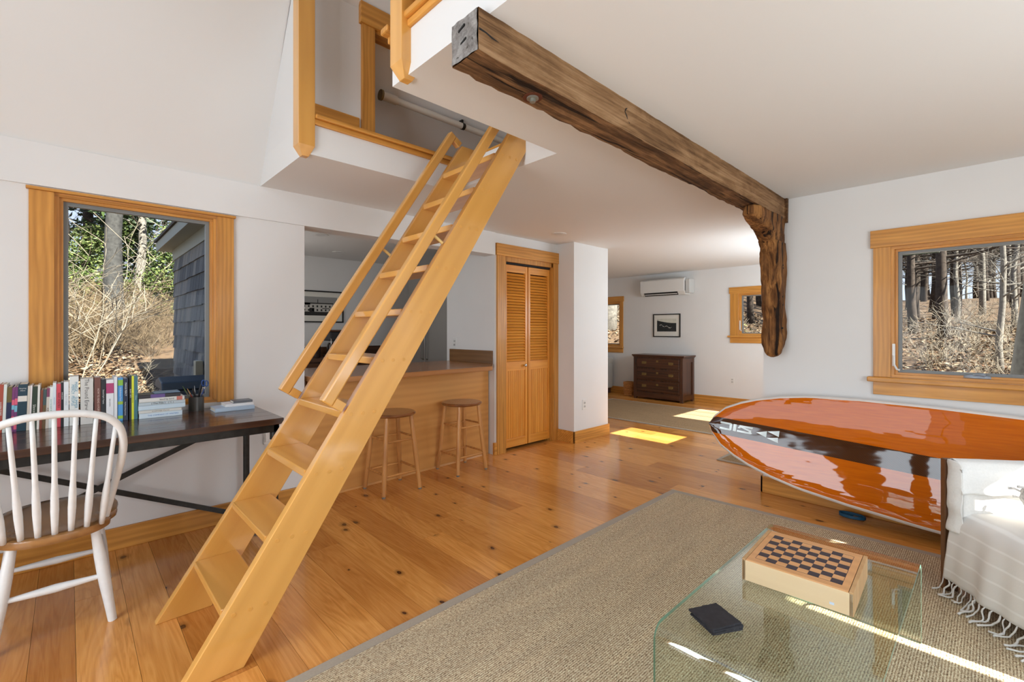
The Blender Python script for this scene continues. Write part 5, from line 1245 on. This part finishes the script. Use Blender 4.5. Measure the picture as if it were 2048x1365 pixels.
# ============================================================ OUTDOORS
def terr(x, y):
    a = max(0.0, y-4.4); b_ = max(0.0, x-4.6)
    h = -.12+.24*a*math.exp(-a*a/900)+.145*b_*math.exp(-b_*b_/2500)
    if x < -2 or y < -1.6: h = min(h, -.25+.145*b_)
    return h+noise.noise(Vector((x*.45, y*.45, 1)))*.12*min(1, (a+b_)*.6)
def in_house(x, y):
    return (-1.95 < x < 4.05 and -1.5 < y < 3.63) or (.88 < x < 8.2 and 3.4 < y < 6.75) or (4.05 <= x < 8.2 and 1.0 < y < 6.75)
litter_m = plain('leaf litter soil', lx(112, 88, 62), .95, nz=.45, nscale=14, bmp=.4)
mb = MB()
gx = list(np.arange(-16, -2, 2))+list(np.arange(-2, 18, .25))+list(np.arange(18, 56, 2)); gy = list(np.arange(-18, -4, 2))+list(np.arange(-4, 18, .25))+list(np.arange(18, 50, 2))
mb.v = [(x, y, terr(x, y)-(.4 if in_house(x, y) else 0)) for y in gy for x in gx]; nx_ = len(gx)
for j in range(len(gy)-1):
    for i in range(nx_-1):
        if in_house((gx[i]+gx[i+1])/2, (gy[j]+gy[j+1])/2): continue
        mb.f.append((j*nx_+i, j*nx_+i+1, (j+1)*nx_+i+1, (j+1)*nx_+i)); mb.m.append(0)
struct(build(mb, 'terrain', litter_m, fix=False, smooth=True, origin=(0, 0, 0)))
ro = random.Random(21)
leafm = [plain('tan oak leaf', lx(160, 130, 94), .8), plain('brown leaf', lx(116, 82, 52), .8), plain('pale straw leaf', lx(182, 162, 130), .8), plain('dark leaf', lx(70, 50, 36), .8)]
mb = MB()
def leaf(x, y, z, sc, mi, upn=.5):
    a = ro.uniform(0, 2*PI); u = Vector((math.cos(a), math.sin(a), ro.uniform(-upn, upn)))*sc; w = Vector((-math.sin(a), math.cos(a), ro.uniform(-upn, upn)))*sc*ro.uniform(.4, .8); p = Vector((x, y, z))
    mb.add([p-u, p-w, p+u, p+w+Vector((0, 0, sc*.3))], [(0, 1, 2, 3)], mi)
for zi, (xa, xb, ya, yb, nn, s0) in enumerate(((-2.0, .78, 3.75, 11.5, 10000, .04), (4.6, 15, -1.6, .9, 11000, .045), (8.45, 17, .95, 13.0, 11000, .05))):
    mb = MB()
    for k in range(nn):
        x = ro.uniform(xa, xb); y = ro.uniform(ya, yb)
        leaf(x, y, terr(x, y)+ro.uniform(.005, .05), s0*ro.uniform(.5, 1.2), ro.choice((0, 0, 0, 1, 1, 2, 2, 3)))
    lf = build(mb, 'leaf_litter', leafm, fix=False, origin=(xa, ya, 0)); stuff(lf); tag(lf, ('dry tan oak leaves on the slope outside the left window', 'dry tan oak leaves on the ground outside the right window', 'dry tan oak leaves on the ground outside the far-room windows')[zi], 'leaves')

barkA = plain('grey furrowed bark', lx(70, 69, 66), .9, nz=.45, nscale=22, bmp=1.0)
barkB = plain('pale grey bark', lx(140, 134, 124), .9, nz=.3, nscale=20, bmp=.6)
barkC = plain('dark pine bark', lx(74, 62, 52), .95, nz=.5, nscale=18, bmp=1.0)
def branchy(mb, p, d, L, r, depth, rnd, kids=4, droop=.0, nseg=4):
    pts = [p]; rad = [r]; q_ = Vector(p); dd = Vector(d)
    for i in range(nseg):
        dd = (dd+Vector((rnd.uniform(-.22, .22), rnd.uniform(-.22, .22), rnd.uniform(-.12, .16)-droop))).normalized(); q_ = q_+dd*L/nseg; pts.append(q_.copy()); rad.append(max(.0022, r*(1-.8*(i+1)/nseg)))
    mb.tube(pts, rad, 5 if depth > 1 else 3, caps=False)
    if depth > 0:
        for k in range(kids):
            f = rnd.uniform(.25, .95); i = min(nseg-1, int(f*nseg)); b0 = pts[i].lerp(pts[i+1], f*nseg-i)
            a = rnd.uniform(0, 2*PI); ax = Vector((math.cos(a), math.sin(a), rnd.uniform(-.2, .5))); nd = (dd*.7+ax*.9).normalized()
            branchy(mb, b0, nd, L*rnd.uniform(.4, .62), max(.003, rad[i]*.5), depth-1, rnd, kids, droop)
def make_tree(name, label, cat, seed, H, r, bark, nb, group, zmin=1.6, lean=.04, kids=4, bl=1.6, depth=2, foliage=None, furrow=0):
    rnd = random.Random(seed); t = E(name, label, cat, (0, 0, 0), group)
    pts = []; q_ = Vector((0, 0, -.3)); lx, ly = rnd.uniform(-lean, lean), rnd.uniform(-lean, lean); n_ = 9
    for i in range(n_+1):
        pts.append(Vector((lx*H*(i/n_)+.06*math.sin(i*1.3+seed), ly*H*(i/n_)+.06*math.cos(i*1.7+seed), -.3+(H+.3)*i/n_)))
    rad = [r*(1.25 if i == 0 else 1.05 if i == 1 else 1)*(1-.75*i/n_) for i in range(n_+1)]
    mb = MB(); mb.tube(pts, rad, 12); build(mb, 'trunk', bark, t, local=True, smooth=True)
    mb = MB()
    for k in range(nb):
        z_ = rnd.uniform(zmin, H*.95); f = (z_+.3)/(H+.3)*n_; i = min(n_-1, int(f)); p = pts[i].lerp(pts[i+1], f-i); a = rnd.uniform(0, 2*PI)
        branchy(mb, p, Vector((math.cos(a), math.sin(a), rnd.uniform(-.1, .5))).normalized(), bl*rnd.uniform(.6, 1.3), rad[i]*.28+.004, depth, rnd, kids)
    build(mb, 'branches', bark, t, local=True, smooth=True)
    if foliage:
        fm, nc, per_c, sz, z0 = foliage; mb = MB()
        for k in range(nc):
            z_ = rnd.uniform(z0, H); rr = (H-z_)/(H-z0+.01)*bl*1.5*rnd.uniform(.2, 1)+.1; a = rnd.uniform(0, 2*PI); c_ = Vector((math.cos(a)*rr, math.sin(a)*rr, z_))
            for q2 in range(per_c):
                p = c_+Vector((rnd.gauss(0, .16), rnd.gauss(0, .16), rnd.gauss(0, .10))); u_ = Vector((rnd.uniform(-1, 1), rnd.uniform(-1, 1), rnd.uniform(-.6, .6))).normalized()*sz; w_ = u_.cross(Vector((rnd.uniform(-1, 1), rnd.uniform(-1, 1), rnd.uniform(-1, 1)))).normalized()*sz*.38
                mb.add([p-u_, p-w_, p+u_, p+w_], [(0, 1, 2, 3)], rnd.choice((0, 0, 1)))
        build(mb, 'foliage', fm, t, local=True, fix=False)
    return t
def put(t, x, y, rz_=0, sc=1.0, dz=-.05):
    t.location = (x, y, terr(x, y)+dz); t.rotation_euler.z = rz_; t.scale = (sc, sc, sc); WL[t.name] = Vector(t.location); return t
# left window
oak_ = put(make_tree('oak_tree', 'large grey oak trunk rising beyond the left window', 'tree', 3, 9, .135, barkA, 16, None, zmin=2.2, lean=.03, bl=1.8), .60, 10.0)
pb_ = put(make_tree('bare_tree', 'pale thin trunk just right of the grey oak through left window', 'tree', 5, 8, .08, barkB, 14, None, zmin=1.5, bl=1.5), .98, 11.6)
green = [plain('evergreen leaf', lx(84, 104, 48), .6), plain('pale evergreen leaf', lx(136, 150, 80), .6)]  # two leaf tones, mixed at random
dgreen = [plain('dark pine needles', lx(52, 74, 40), .7), plain('mid pine needles', lx(92, 118, 62), .7)]
ev = make_tree('evergreen_shrub', 'broad glossy evergreen shrub behind the oak trunk', 'shrub', 9, 3.1, .05, barkC, 16, 'evergreen shrubs on the slope', zmin=.3, bl=1.0, depth=1, foliage=(green, 190, 34, .07, .15))
put(ev, 1.6, 11.7, 0, .60)
for k, (x, y, s_, lab) in enumerate(((.30, 11.9, .55, 'evergreen shrub left of the oak trunk on slope'), (2.3, 12.6, .7, 'evergreen shrub half hidden by the shingled wall'), (1.0, 12.6, .62, 'evergreen shrub farthest up slope behind oak'))):
    c_ = copy_tree(ev); put(c_, x, y, k*1.7+1, s_); c_['label'] = lab
pn = make_tree('pine_tree', 'dark pine at the upper left of the left window', 'tree', 12, 8.5, .14, barkC, 26, 'pines on the slope', zmin=1.8, bl=1.5, depth=1, foliage=(dgreen, 330, 36, .085, 1.8))
put(pn, -.15, 12.2)
c_ = copy_tree(pn); put(c_, .35, 15.5, 2.0, .9); c_['label'] = 'farther pine behind the first one, up the left slope'
# bare shrubs
def make_shrub(seed, h, n, bark, label, name='bare_shrub', group='bare shrubs on the slope', depth=2, kids=4):
    rnd = random.Random(seed); t = E(name, label, 'shrub', (0, 0, 0), group); mb = MB()
    for k in range(n):
        a = rnd.uniform(0, 2*PI); branchy(mb, Vector((math.cos(a)*.08, math.sin(a)*.08, -.05)), Vector((math.cos(a)*.6, math.sin(a)*.6, 1)).normalized(), h*rnd.uniform(.6, 1.1), .006, depth, rnd, kids)
    build(mb, 'stems', bark, t, local=True, fix=False); return t
twig = plain('pale dry twigs', lx(160, 148, 128), .85); twig2 = plain('tan dry brush', lx(132, 112, 84), .9)
shA = make_shrub(1, 1.5, 8, twig, 'tall bare whitish shrub at left edge of left window'); put(shA, .02, 7.3, 0, 1.35)
shB = make_shrub(2, .8, 16, twig2, 'low tangle of tan brush on slope below oak', depth=2, kids=5)
put(shB, .3, 9.0)
spots = [(.1, 8.6), (.5, 8.95), (.9, 8.9), (.25, 9.3), (.7, 9.5), (1.05, 9.4), (.0, 9.8), (.35, 10.3), (.95, 10.1), (1.3, 10.5), (.15, 10.9), (.8, 10.9), (1.35, 11.2)]
for k, (x, y) in enumerate(spots): c_ = copy_tree(shB); put(c_, x, y, k*1.1, ro.uniform(.65, 1.0)); c_['label'] = 'low tan dry shrub on the slope outside left window'
shB['label'] = 'low tan dry shrub on the slope outside left window'
c_ = copy_tree(shA); put(c_, .22, 8.4, 2.2, 1.2); c_['label'] = 'second bare whitish shrub behind the tall one at left window'
c_ = copy_tree(shA); put(c_, .62, 6.5, 1.2, .42); c_['label'] = 'small forked white sapling before the shingled wall'
# right window woods
bt = put(make_tree('pine_tree', 'thick furrowed trunk at right edge of the right window', 'tree', 31, 9, .21, barkA, 6, None, zmin=5, lean=.0), 6.1, -.30)
tA = make_tree('bare_tree', 'bare dark tree in woods beyond the right window', 'tree', 41, 9, .085, barkC, 22, 'bare trees in the woods', zmin=1.0, lean=.05, bl=1.7)
tB = make_tree('bare_tree', 'bare pale tree in woods beyond the right window', 'tree', 43, 8.5, .07, barkB, 24, 'pale bare trees in the woods', zmin=.8, lean=.06, bl=1.6)
put(tA, 14, 1.34, 0, 1.0); put(tB, 10, -.06, .5, .62)
LA = 'bare dark tree in woods beyond the right-hand windows'; LB = 'bare pale tree in woods beyond the right-hand windows'
tA['label'] = 'leftmost dark leaning trunk in the right window'; tB['label'] = 'slender pale trunk right of centre in the right window'
def lab(x, y, d): return ('bare dark' if d else 'bare pale')+(' tree in woods beyond the right window' if y/x < .16 else ' tree in woods beyond the far-room windows')
for k, (x, y, w_) in enumerate([(13, .77, 'A'), (17, 1.1, 'A'), (18, .2, 'B'), (15.5, -.6, 'B'), (20, 1.9, 'A'), (21, .9, 'A'), (22, -.4, 'A'), (24, 1.6, 'B'), (25, .3, 'A'), (27, 2.4, 'A'), (28, 1.2, 'A'), (29, -.5, 'A'), (31, .5, 'B'), (32, 2.6, 'A'), (34, 1.4, 'A'), (35, 0, 'A'), (38, 2.2, 'A'), (39, .8, 'A'), (40, -1, 'A'), (19, 2.6, 'B'), (23, 2.9, 'A'), (30, 3.4, 'B'), (36, 3.6, 'A'), (16, -1.4, 'A'), (26, -1.6, 'A'), (42, 3.2, 'A'), (44, 1.8, 'A'), (46, .2, 'B'),
                               (13, 3.6, 'A'), (15, 5.2, 'A'), (16.5, 6.6, 'B'), (19, 6.2, 'A'), (22, 8.0, 'A'), (14, 8.2, 'A'), (12.4, 8.9, 'B'), (18, 10.5, 'A'), (11.2, 3.2, 'A'), (21, 4.6, 'A'), (25, 6.5, 'B')]):
    c_ = copy_tree(tA if w_ == 'A' else tB); put(c_, x, y, k*2.4, ro.uniform(.85, 1.25)); c_['label'] = 'second dark trunk from the left in the right window' if k == 0 else lab(x, y, w_ == 'A'); c_['group'] = ('dark' if w_ == 'A' else 'pale')+(' bare trees beyond the right window' if y/x < .16 else ' bare trees beyond the far-room windows')
rw = random.Random(77)
for k, (x, y) in enumerate([(1.35, 14.0), (.9, 15.5), (1.9, 16.5), (2.2, 14.6), (.5, 17.0)]):
    c_ = copy_tree(tA if k % 2 else tB); put(c_, x, y, k*1.7, .8); c_['label'] = 'bare tree up the slope behind the evergreen shrubs'; c_['group'] = 'bare trees up the left slope'
for k in range(26):
    x = rw.uniform(15, 42); y = x*rw.uniform(-.03, .125); d_ = rw.random() < .65
    c_ = copy_tree(tA if d_ else tB); put(c_, x, y, k*1.3, rw.uniform(.7, 1.25)); c_['label'] = lab(x, y, d_); c_['group'] = ('dark' if d_ else 'pale')+' bare trees beyond the right window'
bt2 = put(make_tree('oak_tree', 'thick pale oak trunk close outside the farthest-left window', 'tree', 51, 8, .24, barkB, 5, None, zmin=4, lean=.0), 10.3, 7.15)
shC = make_shrub(6, .7, 14, twig, 'low pale brush in the woods outside the right window', depth=2, kids=4, group='pale brush in the woods')
put(shC, 9.7, .55)
for k, (x, y) in enumerate([(9.2, .0), (9.6, 1.6), (10.5, .7), (11.4, 1.5), (12, .2), (7.9, -.45), (8.8, -.7), (13.5, .4), (11, -.3), (15, 1.8), (14.5, -.1), (10.2, 2.2), (10.8, 3.4), (12, 4.4), (11.5, 5.4), (11, 7.6)]):
    c_ = copy_tree(shC); put(c_, x, y, k*1.3, ro.uniform(.7, 1.3)); c_['label'] = 'low pale brush in the woods outside the right-hand windows'
shC['label'] = 'low pale brush in the woods outside the right-hand windows'
fn = make_tree('green_undergrowth', 'patch of yellow-green undergrowth outside far-room window', 'shrub', 61, .5, .01, barkC, 4, None, zmin=.05, bl=.5, depth=1, foliage=([plain('yellow green leaf', lx(168, 172, 70), .6), green[0]], 60, 24, .045, .02))
put(fn, 10.6, 4.05)
# pines filling the wood's back
bp = make_tree('pine_tree', 'dense dark pine at the back of the woods', 'tree', 71, 9, .14, barkC, 18, 'dark pines at the back of woods', zmin=2.5, bl=1.8, depth=1, foliage=(dgreen, 200, 26, .14, 2.8))
put(bp, 40, 4.5, 0, 1.3)
for k, (x, y) in enumerate([(33, -.8), (37, 3.0), (43, .8), (45, -1.5), (34, 5.4), (28, 4.6), (47, 3.5), (30, 9.5), (26, 10.5), (24, 12.5), (38, 7.5), (49, 6)]):
    c_ = copy_tree(bp); put(c_, x, y, k*1.9, ro.uniform(1.1, 1.5))
# trees seen only in the reflections, beyond the glass doors
for k, (x, y, s_) in enumerate([(-9, 2.5, 1.0), (-11, 4.8, 1.1), (-10, 6.8, .9), (-12, .5, 1.0)]):
    c_ = copy_tree(tA if k % 2 else tB); put(c_, x, y, k*1.4, s_); c_['group'] = 'trees beyond the glass doors'; c_['label'] = 'bare tree beyond the glass doors, seen in reflections'

# ---- shingled kitchen wing
sgm = []
for i, c_ in enumerate(((112, 114, 114), (88, 92, 94), (134, 132, 126))): sgm.append(wood('grey shingle %d' % i, lin(*[int(q*.82) for q in c_]), lin(*c_), 'z', .9, 0, rnd=4))
wg = struct(build(MB().box(.868, .8795, 3.64, 6.40, -.35, 2.10), 'exterior_wall', plain('shingle underlay', lin(30, 30, 28), .9), origin=(.88, 5, -.3)))
sh_m = {}; cnt = 0
rs = random.Random(4); ex = .142; z = -.22
farst = MB(); farmi = []
while z < 1.99:
    y = 3.66+rs.uniform(0, .1)
    while y < 6.39:
        w = rs.uniform(.09, .17); y1 = min(y+w, 6.395); zt = min(z+ex+.03, 2.04)
        def sv(): return [(.846, y+.003, z), (.868, y+.003, z), (.868, y1-.003, z), (.846, y1-.003, z), (.861, y+.003, zt), (.868, y+.003, zt), (.868, y1-.003, zt), (.861, y1-.003, zt)]
        dz = rs.uniform(-.004, .004)
        vv = [(a, b, c+(dz if q < 4 else 0)) for q, (a, b, c) in enumerate(sv())]
        vis = y1 > 4.5 and z > .35
        if vis and cnt < 295: build(MB().hexa(vv), 'shingle', sgm[rs.randrange(3)], wg, fix=False); cnt += 1
        else: farst.hexa(vv, rs.randrange(3))
        y = y1
    z += ex
stuff(build(farst, 'shingle_courses', sgm, wg, fix=False))
soff = plain('grey green painted trim', lin(142, 146, 134), .6)
mb = MB(); mb.box(.850, .868, 3.64, 6.45, 2.04, 2.16); build(mb, 'frieze_board', soff, wg)
mb = MB(); mb.box(.74, .88, 3.66, 6.62, 2.16, 2.185); mb.box(.72, .74, 3.66, 6.62, 2.15, 2.25); build(mb, 'eave', soff, wg)
mb = MB(); mb.hexa([(.70, 3.66, 2.25), (2.0, 3.66, 2.62), (2.0, 6.66, 2.62), (.70, 6.66, 2.25), (.70, 3.66, 2.275), (2.0, 3.66, 2.645), (2.0, 6.66, 2.645), (.70, 6.66, 2.275)]); build(mb, 'roof_edge', plain('dark roof shingles', lin(70, 66, 60), .9), wg)
mb = MB(); mb.box(4.06, 8.42, .535, 1.0, 2.32, 2.345); mb.box(4.06, 8.42, .515, .535, 2.30, 2.42); mb.box(8.42, 8.44, .515, 1.0, 2.30, 2.42)
struct(build(mb, 'roof_eave', plain('dark green painted eave', lin(74, 86, 76), .7)))
t = E('garden_grill', 'dark covered grill beside the shingled wall outside left window', 'grill', (.62, 4.5, -.1))
gm = plain('dark blue grey cover', lin(56, 66, 76), .5)
mb = MB(); mb.box(.52, .80, 4.30, 4.66, .35, .80); build(mb, 'body', gm, t, bevel=.03)
mb = MB(); mb.prism([(4.29, .80), (4.67, .80), (4.64, .86), (4.48, .89), (4.32, .86)], 'x', .50, .81); build(mb, 'lid', gm, t, bevel=.01)
for x_ in (.55, .77):
    for y_ in (4.33, 4.63): mb = MB(); mb.box(x_-.015, x_+.015, y_-.015, y_+.015, -.2, .35); build(mb, 'leg', gm, t)
t = E('wooden_post', 'pale wooden post standing against shingled wall outside left window', 'post', (.80, 4.80, -.1))
mb = MB(); mb.box(.785, .84, 4.74, 4.83, -.2, .99); build(mb, 'post_shaft', plain('weathered pale wood', lin(176, 166, 140), .8), t, bevel=.004)
